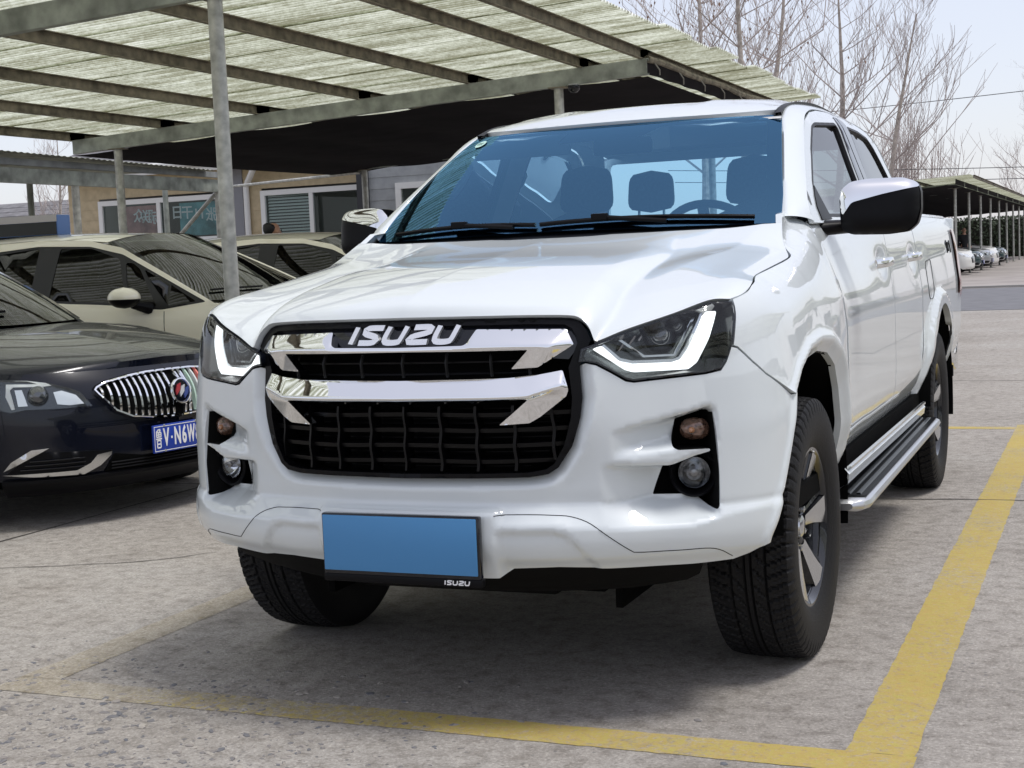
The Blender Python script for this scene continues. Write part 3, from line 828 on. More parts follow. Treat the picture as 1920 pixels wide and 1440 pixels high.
# ---------------------------------------------------------------- roof, pillars
inner = [(.752, 1.255, 1.285), (.735, 1.315, 1.318), (.688, 1.55, 1.470), (.637, 1.80, 1.615), (.603, 1.95, 1.692), (.590, 2.15, 1.745), (.588, 2.6, 1.774), (.588, 3.0, 1.770), (.592, 3.28, 1.744), (.605, 3.45, 1.68), (.66, 3.56, 1.50), (.73, 3.60, 1.34)]
outer = [(1.405, 1.297), (1.414, 1.337), (1.529, 1.413), (1.793, 1.565), (1.98, 1.672), (2.125, 1.713), (2.3, 1.733), (2.58, 1.743), (2.82, 1.743), (3.09, 1.735), (3.30, 1.713), (3.455, 1.655), (3.53, 1.545), (3.572, 1.425), (3.58, 1.30)]
n = 90
Ic = curve_pts(inner, n); Oc = curve_pts([(S2(y, z)+.002, y, z) for y, z in outer], n)
# pair the curves by height/length so the strip runs straight across
def by_y(C, q): return q
rows = []
for w in np.linspace(0, 1, 9):
    row = []
    for i in range(n):
        a, b_ = Oc[i], Ic[i]
        # nearest partner on inner curve
        j = int(np.argmin(((Ic-a)*np.array((1, 1.6, 1)))[:, 1]**2+((Ic-a)[:, 2]*.8)**2)); j = int(.5*j+.5*i)
        b_ = Ic[j]; p = a*(1-w)+b_*w
        d = (a-b_); L = np.linalg.norm(d); nrm = np.array((.75, -.25 if i < 45 else .1, .62)); nrm /= np.linalg.norm(nrm)
        row.append(p+nrm*(.11*L*4*w*(1-w)*.55))
    rows.append(row)
rows = [[p-np.array((.012, 0, .012)) for p in rows[0]]]+rows+[[p-np.array((0.012, 0, .014)) for p in rows[-1]]]
pb = MB().grid(rows)
pb.build('roof_pillar', white, truck, sharp=60); pb.mirror().build('roof_pillar', white, truck, sharp=60)
ZC = sm_tab([(1.80, 1.696), (1.86, 1.724), (1.95, 1.752), (2.15, 1.785), (2.5, 1.808), (2.9, 1.805), (3.3, 1.777), (3.45, 1.747), (3.56, 1.70)])
def roof(x, y):
    e = abs(x)/.575
    yy = y-.16*min(1, e)**2.2*max(0, 1-(y-1.8)/.9)
    z = ZC(yy)-.030*e**2.4*cl((yy-1.80)/.25)
    r_ = min(1, max(0, (y-1.98)/.2))*min(1, max(0, (3.45-y)/.2))
    z += .008*r_*(1 if .50 < e < .86 else max(0, 1-min(abs(e-.5), abs(e-.86))/.06))
    return z
rf_o = [(-.572, 1.975)]+[(x, 1.812+.163*(abs(x)/.572)**2.2) for x in np.linspace(-.55, .55, 23)]+[(.572, 1.975), (.572, 3.3), (.56, 3.5), (.5, 3.56), (-.5, 3.56), (-.56, 3.5), (-.572, 3.3)]
panel('roof', rf_o, lambda x, y: (x, y, roof(x, y)), white, truck, step=.025, thick=.02)
for s in (1, -1):   # black ditch mouldings
    L = [(.585, 1.950, 1.691), (.582, 2.0, 1.706), (.580, 2.1, 1.731), (.580, 2.3, 1.757), (.580, 2.7, 1.774), (.580, 3.2, 1.755), (.58, 3.45, 1.69)]
    b = MB(); C = curve_pts(L, 30)
    b.grid([[(s*(p[0]-.013), p[1]-.012, p[2]+.008) for p in C], [(s*(p[0]+.015), p[1]-.012, p[2]+.009) for p in C], [(s*(p[0]+.011), p[1], p[2]-.02) for p in C]])
    b.build('roof_moulding', black, truck)
# ---------------------------------------------------------------- windscreen
def ws(s, t):
    bt = np.array((.735*s, 1.150+.155*abs(s)**2.2, 1.296+.004*(1-abs(s))-.004*abs(s)))
    tp = np.array((.600*s, 1.812+.138*abs(s)**2.2, 1.690+.002*abs(s)**2))
    p = bt*(1-t)+tp*t; bulge = .035*4*t*(1-t)*(1-.3*s*s)
    return p+np.array((0, -bulge*.55, bulge*.8))
def ws_off(d):
    def f(s, t):
        e = 1e-3; p = ws(s, t); a = (ws(s+e, t)-ws(s-e, t)); b = (ws(s, t+e)-ws(s, t-e)); nn = np.cross(a, b); return p+d*nn/np.linalg.norm(nn)
    return f
wsg = glass('windscreen_glass', (.55, .84, 1.0), (.27, .62, 1.0), ior=2.8)
wsc = panel('windscreen', fillet([(-1, 0), (1, 0), (1, 1), (-1, 1)], .05, 5), ws_off(0), wsg, truck, step=.06, thick=.004)[0]
frit_in = fillet([(-.935, .075), (.935, .075), (.925, .955), (.33, .955), (.22, .80), (-.27, .80), (-.27, .955), (-.925, .955)], [.08, .08, .05, .02, .02, .02, .02, .05], 5)
panel('windscreen_frit', fillet([(-.998, .002), (.998, .002), (.998, .998), (-.998, .998)], .05, 5), ws_off(-.006), mat('frit', (.004, .006, .010), .5, spec=.1), wsc, holes=[frit_in], step=.05, thick=.001)
# round approval sticker in the upper corner
b = MB(); b.add([ws_off(.0035)(-.875+.036*math.cos(a), .885+.042*math.sin(a)) for a in [2*math.pi*k/24 for k in range(24)]], [tuple(range(24))]); b.build('sticker', mat('sticker_green', (.45, .66, .58), .5), wsc)
for k in (-1, 0, 1):
    b = MB(); b.tube([ws_off(.0038)(-.875+k*.014+.006*math.cos(a), .885+.012*math.sin(a)) for a in [R(60)+R(240)*q/10 for q in range(11)]], .0012, 4); b.build('sticker_mark', mat('sticker_ink', (.05, .13, .10), .6), wsc)
# cowl and wipers
cw_ = [[(.74*s, 1.105+.15*abs(s)**2.2, 1.276) for s in np.linspace(-1, 1, 31)], [(.745*s, 1.16+.155*abs(s)**2.2, 1.287) for s in np.linspace(-1, 1, 31)], [(.74*s, 1.175+.155*abs(s)**2.2, 1.300) for s in np.linspace(-1, 1, 31)]]
MB().grid(cw_).build('cowl', black, truck)
for s0, s1, pv in ((-.86, -.08, -.48), (-.06, .88, .22)):
    wp = MB(); wp.tube([ws_off(.012)(s, .028+.022*math.sin((s-s0)/(s1-s0)*math.pi)) for s in np.linspace(s0, s1, 14)], .0075, 6); w1 = wp.build('wiper', black, truck)
    b = MB(); q = ws_off(.022)(pv, .045); b.box((q[0]-.028, q[1]-.012, q[2]-.010), (q[0]+.028, q[1]+.012, q[2]+.012), .004)
    q2 = ws_off(.012)(pv+.30, .012); b.tube([q, (q2[0], q2[1]-.01, q2[2]+.004)], .008, 6); b.build('wiper_arm', black, w1)
# ---------------------------------------------------------------- interior
cloth = mat('seat_cloth', (.075, .08, .085), .8, noise=(80, .2))
trim_l = mat('headliner', (.72, .72, .70), .8)
dash = mat('dashboard', (.03, .032, .034), .6)
rows = []
for y, z in ((1.19, 1.275), (1.30, 1.283), (1.50, 1.268), (1.62, 1.235), (1.66, 1.15), (1.64, .95)):
    rows.append([(x, y+.05*(x/.75)**2, z+(.02 if abs(x-.38) < .2 and 1.4 < y < 1.64 else 0)) for x in np.linspace(-.75, .75, 31)])
MB().grid(rows).build('dashboard', dash, truck)
def cushion(name, c_, hx, hy, hz, tilt=0, taper=.8, m=cloth, par=truck):
    rows = []
    for i in range(13):
        v = -1+2*i/12; q = (1-abs(v)**5)**.4; k_ = 1-(1-taper)*(v+1)/2
        rows.append([(c_[0]+hx*k_*q*abs(math.cos(a))**.5*math.copysign(1, math.cos(a)), c_[1]+hy*q*abs(math.sin(a))**.6*math.copysign(1, math.sin(a))+tilt*hz*v, c_[2]+hz*v) for a in [2*math.pi*k/28 for k in range(29)]])
    return MB().grid(rows).build(name, m, par)
for s in (1, -1):
    cushion('seat_back', (s*.37, 2.36, 1.06), .25, .09, .36, .25, .62)
    cushion('headrest', (s*.36, 2.52, 1.49), .118, .055, .105, .1, .88)
    cushion('seat_back', (s*.36, 3.22, 1.05), .33, .08, .34, .2, .95)
    hr = cushion('headrest', (s*.29, 3.22, 1.50), .112, .05, .098, .08, .9)
    MB().tube([(s*.29-.06, 3.21, 1.36), (s*.29-.06, 3.215, 1.42)], .007, 6).tube([(s*.29+.06, 3.21, 1.36), (s*.29+.06, 3.215, 1.42)], .007, 6).build('headrest_post', chrome, hr)
sw = MB()
RM = Matrix.Translation((.38, 1.74, 1.215)) @ Matrix.Rotation(R(-62), 4, 'X')
sw.tube([RM @ Vector((.185*math.cos(a), .185*math.sin(a), 0)) for a in [2*math.pi*k/40 for k in range(41)]], .015, 8, False)
sw.tube([RM @ Vector((-.18, 0, -.02)), RM @ Vector((.18, 0, -.02))], .02, 8); sw.tube([RM @ Vector((0, -.18, -.02)), RM @ Vector((0, 0, -.02))], .02, 8)
sw.build('steering_wheel', mat('wheel_leather', (.05, .052, .055), .4), truck)
MB().box((-.10, 1.87, 1.585), (.13, 1.895, 1.645), .012).build('rear_view_mirror', black, truck)
MB().tube([(.015, 1.855, 1.672), (.015, 1.872, 1.645)], .010, 8).build('mirror_stalk', black, truck)
panel('headliner', [(-.56, 1.86), (.56, 1.86), (.57, 3.44), (-.57, 3.44)], lambda x, y: (x, y, roof(x, y)-.035), trim_l, truck, step=.1, thick=.01)
for s in (1, -1):
    MB().box((s*.60, 1.90, 1.60), (s*.20, 1.92, 1.675), .008).build('sun_visor', trim_l, truck)
    L = curve_pts([(.72, 1.36, 1.29), (.66, 1.6, 1.46), (.60, 1.86, 1.63), (.58, 1.98, 1.70)], 10)
    MB().grid([[(s*p[0], p[1], p[2]) for p in L], [(s*(p[0]+.035), p[1]+.06, p[2]-.005) for p in L]]).build('inner_pillar_trim', trim_l, truck)
    MB().tube([(s*.640, 1.67, 1.455), (s*.605, 1.70, 1.46), (s*.592, 1.77, 1.515), (s*.585, 1.83, 1.57), (s*.61, 1.86, 1.60)], .012, 8).build('grab_handle', trim_l, truck)
    MB().grid([[(s*(S2(y, z)-.03), y, z) for y in np.linspace(2.48, 2.68, 5)] for z in (1.0, 1.3, 1.5, 1.70)]).build('inner_post_trim', trim_l, truck)
    MB().grid([[(s*(S(y, z)-.05 if z < 1.3 else S2(y, z)-.03), y, z) for y in np.linspace(1.45, 3.46, 12)] for z in (.6, .9, 1.15, 1.30)]).build('door_lining', dash, truck)
# back wall of the cab with its window
def bw(x, z): return (x, 3.60-.26*(z-1.30)**1.3*(1 if z > 1.3 else 0) if z > 1.3 else 3.60, z)
panel('cab_back', [(-.86, .85), (.86, .85), (.80, 1.32), (.74, 1.45), (.64, 1.66), (.57, 1.70), (-.57, 1.70), (-.64, 1.66), (-.74, 1.45), (-.80, 1.32)][::-1], bw, white, truck, holes=[fillet([(-.63, 1.365), (.63, 1.365), (.60, 1.655), (-.60, 1.655)], .04, 4)], step=.06, thick=.03)
panel('rear_window', fillet([(-.65, 1.35), (.65, 1.35), (.615, 1.67), (-.615, 1.67)], .04, 4)[::-1], lambda x, z: (bw(x, z)[0], bw(x, z)[1]+.003, z), glass('rear_glass', (.86, .93, .95), ior=1.4), truck, step=.1, thick=.003)
# ---------------------------------------------------------------- door mirrors
def mir(s):
    xc, zc, a_, h_ = .985, 1.337, .135, .098
    YM = 1.69
    def dome(x, z, d=0.0):
        e = min(1, (abs((x-xc)/a_)**5+abs((z-zc)/h_)**4)); return (x, YM-.105*(1-e)**.42-.02*(1.427-z)/.18-d+.035*(x-xc)/a_, z)
    outl = [(.868, 1.262), (.90, 1.246), (1.0, 1.243), (1.07, 1.25), (1.10, 1.275), (1.112, 1.32), (1.112, 1.385), (1.10, 1.412), (1.06, 1.427), (.95, 1.428), (.90, 1.420), (.872, 1.395), (.862, 1.36)]
    outl = fillet(outl, .012, 3)
    cap = fillet([(.866, 1.334), (.875, 1.310), (.905, 1.352), (1.0, 1.375), (1.113, 1.397), (1.10, 1.414), (1.06, 1.4285), (.95, 1.4295), (.898, 1.421), (.870, 1.397), (.862, 1.36)], .01, 3)
    flip = (lambda P: [(s*x, z) for x, z in (P if s > 0 else reversed(P))])
    fn = lambda d: (lambda x, z: (lambda q: (s*q[0], q[1], q[2]))(dome(s*x, z, d)))
    mr = panel('door_mirror', flip(outl), fn(0), black, truck, step=.012, thick=.09)[0]
    MB().prism(outl, 0, .05, lambda x, z, h: (s*x, YM+h, z)).build('mirror_back', black, mr)
    panel('chrome_cap', flip(cap), fn(.004), chrome, mr, step=.010, thick=.01)
    MB().prism(inset(outl, .012), 0, .002, lambda x, z, h: (s*x, YM+.0505+h, z)).build('mirror_glass', chrome, mr)
    rows = []
    for t in np.linspace(0, 1, 8):
        x = .765+.165*t; rows.append([(s*x, 1.60+.08*t+.055*math.cos(a)*(1-.25*t), 1.272+.005*t+.027*math.sin(a)*(1-.2*t)) for a in [2*math.pi*k/16 for k in range(17)]])
    MB().grid(rows).build('mirror_arm', black, mr)
for s in (1, -1): mir(s)
bpy.data.objects['door_mirror.001'].location.x += .045
# ---------------------------------------------------------------- running boards
alu = mat('brushed_alu', (.62, .63, .64), .28, .85)
for s in (1, -1):
    prof = [(.76, .395), (.948, .400), (.962, .393), (.967, .380), (.960, .366), (.935, .356), (.80, .358), (.76, .366)]
    rb = MB(); ys = [1.40, 1.415, 1.45]+list(np.linspace(1.6, 3.36, 8))+[3.46, 3.495, 3.51]
    rows = []
    for y in ys:
        e = 0 if 1.44 < y < 3.47 else (.5 if (y < 1.405 or y > 3.505) else .85)
        k_ = 1 if e == 0 else e
        rows.append([(s*((x-.86)*k_+.86), y, (z-.37)*k_+.37+.012*(y-2.4)/1.0) for x, z in prof+prof[:1]])
    rb.grid(rows); rb.add(rows[0][:-1], [tuple(range(len(prof)))]); rb.add(rows[-1][:-1], [tuple(range(len(prof)))])
    rbo = rb.build('running_board', alu, truck, sharp=40)
    zt = lambda y: .012*(y-2.4)
    MB().grid([[(s*.765, y, .3995+zt(y)) for y in (1.45, 3.46)], [(s*.950, y, .4045+zt(y)) for y in (1.45, 3.46)]]).build('tread_mat', black, rbo)
    for x in (.80, .845, .885, .920):
        MB().grid([[(s*(x-.009), y, .402+.0045*0+zt(y)) for y in (1.48, 3.43)], [(s*(x-.006), y, .408+zt(y)) for y in (1.48, 3.43)], [(s*(x+.006), y, .408+zt(y)) for y in (1.48, 3.43)], [(s*(x+.009), y, .402+zt(y)) for y in (1.48, 3.43)]]).build('tread_strip', mat('tread_grey', (.10, .11, .12), .35, .5), rbo)
    for y in (1.8, 2.5, 3.1):
        MB().tube([(s*.55, y, .40), (s*.88, y, .36)], .02, 8).build('board_bracket', mattblack, rbo)
# ---------------------------------------------------------------- underbody
MB().box((-.42, .35, .30), (.42, 5.1, .46)).build('chassis', void, truck)
MB().box((-.86, .36, .46), (.86, 5.1, .52)).build('floor_pan', void, truck)
MB().box((-.44, .13, .46), (.44, .40, .62)).build('radiator_support', void, truck)
rows = []
for v, z, d in ((0, .425, -.02), (1, .36, -.06), (2, .325, -.14), (3, .31, -.26)):
    rows.append([Wd(u, z if abs(u) < .62 else z+.02*(abs(u)-.62)/.25, d) for u in np.linspace(-.79, .79, 41)])
MB().grid(rows).build('lower_valance', mattblack, truck)
MB().box((-.30, .30, .295), (.30, .75, .315), .01).build('skid_plate', mattblack, truck)
for s in (1, -1):
    MB().tube([(s*.45, .93, .36), (s*.72, .93, .36)], .05, 10).build('drive_shaft', mattblack, truck)
MB().tube([(-.72, 4.055, .385), (.72, 4.055, .385)], .06, 10).build('rear_axle', mattblack, truck)
for s in (1, -1):
    MB().prism([(s*.66, .25), (s*.865, .26), (s*.865, .52), (s*.66, .52)], 1.385, 1.397, lambda x, z, y: (x, y+(.52-z)*.06, z)).build('mud_flap', mattblack, truck)
# ---------------------------------------------------------------- wheels
rim_dark = mat('rim_dark', (.014, .015, .018), .25, .3, .6)
rim_mach = mat('rim_machined', (.60, .61, .62), .20, .95)
def tyre_mesh(Ro=.3875, w=.265, Rr=.236):
    """tyre with a moulded tread; axle along x, outer face at +w/2"""
    hw = w/2; P = []; NA = 384
    xs = [-.107, -.102, -.098]+list(np.linspace(-.090, -.062, 5))+[-.058, -.052, -.048]+list(np.linspace(-.042, -.018, 4))+[-.0145, -.009, -.0055]+[-.002, .002]+[.0055, .009, .0145]+list(np.linspace(.018, .042, 4))+[.048, .052, .058]+list(np.linspace(.062, .090, 5))+[.098, .102, .107]
    side_o = [(.118, .380), (.1275, .366), (.1325, .340), (.1335, .312), (.1305, .285), (.124, .262), (.1165, .246), (.113, .238), (.106, .232)]
    for k in range(NA):
        th = 2*math.pi*k/NA; row = []
        for x, r in reversed([(-a, b) for a, b in side_o]): pass
        for a, b in reversed(side_o): row.append((-a, b))
        # shoulder lugs break up the edge
        for x in xs:
            r = Ro-.006*(abs(x)/.107)**4
            ax = abs(x)
            if .050 < ax < .056 or .0085 < ax < .0145: r -= .009         # main grooves
            if ax > .056 and ax < .108:
                ph = (k+int(ax*60)) % 6
                if ph == 0: r -= .009
                elif ph == 3 and ax > .07: r -= .004
            elif .0145 < ax < .050:
                ph = (k+(2 if x > 0 else 5)-int(x*150)) % 8
                if ph == 0: r -= .008
                elif ph == 4 and .022 < ax < .040: r -= .004
            row.append((x, r))
        for a, b in side_o:
            q = b
            if b > .36 and (k+6) % 6 == 0: a -= .005; q -= .004
            row.append((a, q))
        P.append([(a, math.cos(th)*b, math.sin(th)*b) for a, b in row])
    P.append(P[0])
    return MB().grid(P)
tyre_b = tyre_mesh()
def make_wheel(first=[]):
    w = {}
    if not first:
        t = obj('tyre', tyre_b.v, tyre_b.f, rubber, None, True)
        t.data.set_sharp_from_angle(angle=R(32))
        # raised sidewall marks are fine relief: ring beads
        rb_ = MB().lathe([(-.105, .234), (-.10, .222), (-.04, .205), (.02, .200), (.085, .212), (.100, .228), (.106, .238), (.110, .236), (.110, .228), (.104, .222), (.09, .214)], 64, 'x').build('rim', rim_dark, None)
        MB_ = MB()
        sp = MB(); sil = MB()
        for i in range(6):
            A = 2*math.pi*i/6
            def pt(r, a, x): return (x, r*math.cos(A+a), r*math.sin(A+a))
            # broad machined spoke, narrower at the hub, twisted bevel
            prof = [(.045, .45), (.07, .36), (.11, .31), (.15, .29), (.19, .30), (.222, .31)]
            rows = []
            for r, hw_ in prof:
                x = .058+.040*(r/.222)**1.4
                rows.append([pt(r, -hw_*.98, x-.030), pt(r, -hw_*.75, x-.002), pt(r, -hw_*.30, x+.004), pt(r, hw_*.35, x+.004), pt(r, hw_*.42, x-.010), pt(r, hw_*.55, x-.012), pt(r, hw_*.62, x), pt(r, hw_*.85, x-.004), pt(r, hw_*.98, x-.032)])
            sp.grid([[q for q in row] for row in rows])
            rows2 = [[pt(r, -hw_*.85, .0615+.040*(r/.222)**1.4-.003), pt(r, -hw_*.30, .0615+.040*(r/.222)**1.4+.004), pt(r, hw_*.40, .0615+.040*(r/.222)**1.4+.004)] for r, hw_ in prof[1:]]
            sil.grid(rows2)
        spo = sp.build('spokes', rim_dark, None); sio = sil.build('spoke_faces', rim_mach, None)
        hubo = MB().lathe([(.085, .0005), (.084, .022), (.078, .032), (.060, .036), (.02, .06)], 28, 'x').build('hub_cap', rim_mach, None)
        disc = MB().lathe([(.0, .05), (.0, .165), (-.02, .165), (-.02, .05)], 40, 'x').build('brake_disc', mat('disc_steel', (.25, .24, .23), .4, .9), None)
        barrel = MB().lathe([(-.06, .0005), (-.06, .20)], 40, 'x').build('wheel_back', void, None)
        nuts = []
        for i in range(6):
            a = 2*math.pi*(i+.5)/6
            nuts.append(MB().lathe([(.05, .011), (.074, .010), (.078, .0005)], 8, 'x', (0, .068*math.cos(a), .068*math.sin(a))).build('wheel_nut', rim_mach, None))
        first.append((t, rb_, spo, sio, hubo, disc, barrel, nuts))
    return first[0]
T0 = make_wheel()
def place_wheel(xo, y, side, roll, steer, used=[False]):
    W_ = bpy.data.objects.new('wheel', None); COL.objects.link(W_); W_.empty_display_size = .1
    W_.parent = truck; W_.location = Vector((side*(xo-.1335), y, .3855))-truck.location
    W_.rotation_euler = (roll, 0, (0 if side > 0 else math.pi)+steer)
    W_.scale = (.93, 1, 1)
    def take(o):
        if used[0]:
            o = o.copy(); COL.objects.link(o)
        o.parent = W_; return o
    t, rb_, spo, sio, hubo, disc, barrel, nuts = T0
    for o in (t, rb_, spo, sio, hubo, disc, barrel): take(o)
    for o in nuts: take(o)
    used[0] = True
place_wheel(.904, .932, 1, R(8), R(-0.5))
place_wheel(.915, .932, -1, R(31), R(-0.5))
place_wheel(.915, 4.060, 1, R(22), 0)
place_wheel(.915, 4.060, -1, R(3), 0)
# ================================================================== OTHER CARS
LOCAL = set()
_rl = root_loc
def root_loc(p):
    q = p
    while q.parent is not None: q = q.parent
    return Vector((0, 0, 0)) if q.name in LOCAL else _rl(p)

class Skin:
    def __init__(s, plan, lean, X0, prof):
        s.plan = plan; u = [0]
        for a, b in zip(plan, plan[1:]): u.append(u[-1]+math.hypot(b[0]-a[0], b[1]-a[1]))
        s.us = u[-1]; s.px = sm_tab([(k, p[0]) for k, p in zip(u, plan)]); s.py = sm_tab([(k, p[1]) for k, p in zip(u, plan)])
        s.lean = sm_tab(lean); s.prof = sm_tab(prof); s.X0 = sm_tab(X0); s.ys = plan[-1][1]
    def W(s, u, z, d=0.0):
        sg = 1 if u >= 0 else -1; q = abs(u)
        if q >= s.us:
            y = s.ys+q-s.us; return (sg*(s.X0(y)*s.prof(z)+d), y, z)
        y = s.py(q); f = max(0, 1-y/s.ys)
        p = (sg*s.px(q)*s.prof(z), y+s.lean(z)*f, z)
        if d:
            e = .004; a = s.W(u+e, z); b = s.W(u-e, z); t = (a[0]-b[0], a[1]-b[1]); L = math.hypot(*t)
            p = (p[0]+t[1]/L*d, p[1]-t[0]/L*d, z)
        return p
    def on(s, d=0.0):
        return (lambda u, z: s.W(u, z, d)) if not callable(d) else (lambda u, z: s.W(u, z, d(u, z)))
    def uy(s, y): return s.us+y-s.ys

def coons_half(fr_, side, cen, rear, n, m, crown=.9, k=4):
    Fc = curve_pts(fr_, n); Sc = curve_pts(side, m); Cc = curve_pts(cen, m); Rc = curve_pts(rear, n); rows = []
    for j in range(m):
        t = j/(m-1); row = []
        for i in range(n):
            s = i/(n-1)
            p = Cc[j]*(1-s)+Sc[j]*s+Fc[i]*(1-t)+Rc[i]*t-((1-s)*(1-t)*Fc[0]+s*(1-t)*Fc[-1]+(1-s)*t*Rc[0]+s*t*Rc[-1])
            p = p+np.array((0, 0, (Cc[j][2]-Sc[j][2])*(s-s**k)*crown*min(1, t*4)*min(1, (1-t)*4)))
            row.append(p)
        rows.append(row)
    return rows
def both(rows): return [[(-p[0], p[1], p[2]) for p in reversed(r_[1:])]+[tuple(p) for p in r_] for r_ in rows]

def road_wheel(par, x, y, s, r=.315, w=.20, spokes=5, m=None):
    """small car wheel with tyre and spoked rim"""
    hub = MB().lathe([(-w/2, r*.62), (-w/2, r*.9), (-w/2+.03, r), (w/2-.03, r), (w/2, r*.9), (w/2-.005, r*.68), (w/2-.02, r*.64)], 40, 'x')
    T4 = Matrix.Translation((x, y, r)) @ Matrix.Rotation(0 if s > 0 else math.pi, 4, 'Z')
    wh = hub.xf(T4).build('wheel', rubber, par)
    MB().lathe([(w/2-.02, r*.65), (w/2-.06, r*.60), (w/2-.09, r*.2), (w/2-.09, .0005)], 32, 'x').xf(T4).build('rim_dish', rim_dark, wh)
    for i in range(spokes):
        a = 2*math.pi*i/spokes; b = MB()
        b.grid([[(w/2-.035+.01*t, q*math.cos(a+h), q*math.sin(a+h)) for q, h in ((.04, k_*.5), (r*.35, k_*.16), (r*.63, k_*.13))] for t, k_ in ((-1, -1.3), (1, -1), (1, 1), (-1, 1.3))])
        b.xf(T4).build('spoke', m or rim_mach, wh)

def car_body(root, sk, L, ztop, paint, arches, zb=.20, wheel_r=.315, cowl_y=1.25, cowl_z=.97, deck=None, hood_c=None, hood_front=None, gh=None, detail=True, step=.05):
    """skin halves, hood, tail, greenhouse and wheels.  All coordinates: x to the car's left, y back from the nose."""
    UL = sk.uy(L)
    # lower skin outline with wheel arches
    bot = [(0, zb+.02), (sk.us*.6, zb)]
    for yc in arches:
        uc = sk.uy(yc); R_ = wheel_r+.045
        bot += [(uc-R_*math.cos(a), max(zb, wheel_r+R_*math.sin(a))) for a in [math.pi*k/14 for k in range(15)] if wheel_r+R_*math.sin(a) >= zb-.001]
    bot += [(UL, zb+.12)]
    us = np.linspace(UL, 0, 40)
    ytop = lambda u: sk.ys+u-sk.us if u >= sk.us else sk.py(u)
    top = [(u, ztop(ytop(u))) for u in us]
    body = panel('body_side', bot+top, sk.on(0), paint, root, step=step, thick=.02, mirror=True)
    # hood
    nz = [sk.W(u, ztop(sk.py(u))) for u in np.linspace(0, sk.us*.86, 12)]
    side = [sk.W(u, ztop(ytop(u))) for u in np.linspace(sk.us*.86, sk.uy(cowl_y+gh.get('wsk', .10)), 10)]
    cen = [np.array(nz[0])]+[np.array((0, y, z)) for y, z in hood_c]
    wk = g_['wsk'] if (g_ := gh).get('wsk') else .10
    rear = [cen[-1], np.array((.4, cowl_y-.03+wk*.22, cowl_z)), np.array((.68, cowl_y-.02+wk*.7, cowl_z-.005)), np.array(side[-1])]
    rows = both(coons_half([np.array(p) for p in nz], [np.array(p) for p in side], cen, rear, 33, 31))
    hd = MB().grid(rows); hd.build('hood', paint, root, sharp=60)
    # tail panel and deck
    g = gh
    z2 = ztop(L)
    MB().grid([[sk.W(UL*s_, zb+.12+(z2-zb-.12)*t)[:1]+(L+.10*math.sin(math.pi*t)*.6, zb+.12+(z2-zb-.12)*t) if False else (s_*sk.X0(L)*(1-.0*t), L+.06*math.sin(math.pi*min(1, t*1.2)), zb+.12+(z2-zb-.12)*t) for s_ in np.linspace(-1, 1, 9)] for t in np.linspace(0, 1, 7)]).build('tail_panel', paint, root)
    ry, rz = g['rear_base']
    if ry < L-.05:
        MB().grid([[(s_*(sk.X0(y)*sk.prof(.95)-.0), y, ztop(y)+.015*(1-s_*s_)) for s_ in np.linspace(-1, 1, 11)] for y in np.linspace(ry-.05, L+.01, 6)]).build('boot_lid', paint, root)
    # greenhouse side
    SG = lambda y, z: g['xb']+(g['xr']-g['xb'])*min(1.05, max(0, (z-g['zb'])/(g['zr']-g['zb'])))**1.15
    for s in (1, -1):
        fl = lambda P: P if s > 0 else list(reversed(P))
        fn = lambda d: ((lambda y, z: (SG(y, z)+d, y, z)) if s > 0 else (lambda y, z: (-SG(-y, z)-d, -y, z)))
        tr = lambda P: [(y, z) for y, z in P] if s > 0 else [(-y, z) for y, z in reversed(P)]
        fr2 = panel('cab_side', tr(fillet(g['side'], .03, 3)), fn(0), paint, root, holes=[tr(fillet(g['dlo'], .025, 3))], step=.07, thick=.02)[0]
        panel('window_trim', tr(fillet(g['dlo'], .025, 3)), fn(-.004), seal, fr2, holes=[tr(fillet(w_, .02, 3)) for w_ in g['wins']], step=.06, thick=.012)
        for w_ in g['wins']:
            panel('side_window', tr(inset(w_, -.006)), fn(-.008), g['glass'], fr2, step=.12, thick=.003)
    # roof
    zr = g['zr']; y0, y1 = g['roof']
    rrow = []
    for y in np.linspace(y0, y1, 15):
        t = (y-y0)/(y1-y0); zc = zr+g['crown']*math.sin(math.pi*(.12+.76*t))
        xr = SG(y, g['zedge'](y))
        rrow.append([(s_*xr, y-(.10*(1-s_*s_) if t < .02 else .05*(1-s_*s_)*(1-t)**3), g['zedge'](y)+(zc-g['zedge'](y))*(1-abs(s_)**2.5)) for s_ in np.linspace(-1, 1, 21)])
    MB().grid(rrow).build('roof', paint, root)
    # windscreen and rear glass as curved sheets
    f0 = rrow[0]
    wsr = []
    for t in np.linspace(0, 1, 10):
        row = []
        for i, s_ in enumerate(np.linspace(-1, 1, 21)):
            b0 = np.array((s_*(g['xb']-.05), cowl_y+g.get('wsk', .10)*abs(s_)**2+g.get('wsb', 0), cowl_z+.01)); t0 = np.array(f0[i])+np.array((0, -.005, -.006))
            p = b0*(1-t)+t0*t; row.append(p+np.array((0, -.02, .03))*4*t*(1-t)*(1-.4*s_*s_))
        wsr.append(row)
    wsx = MB().grid(wsr).build('windscreen', g['wsglass'], root)
    for e in (0, -1):
        b = MB(); sl = slice(0, 2) if e == 0 else slice(-2, None)
        b.grid([[p+np.array((0, -.003, .004)) for p in row[sl]] for row in wsr]); b.build('windscreen_border', gloss_black, wsx)
    MB().tube([wsr[1][i]+np.array((0, -.012, .012)) for i in range(3, 12)], .008, 6).build('wiper', black, wsx)
    rb = rrow[-1]; rg = []
    for t in np.linspace(0, 1, 7):
        rg.append([np.array(rb[i])*(1-t)+np.array((s_*(g['xb']-.04), ry, rz))*t+np.array((0, .04, .03))*4*t*(1-t) for i, s_ in enumerate(np.linspace(-1, 1, 21))])
    MB().grid(rg).build('rear_glass', g['glass'], root)
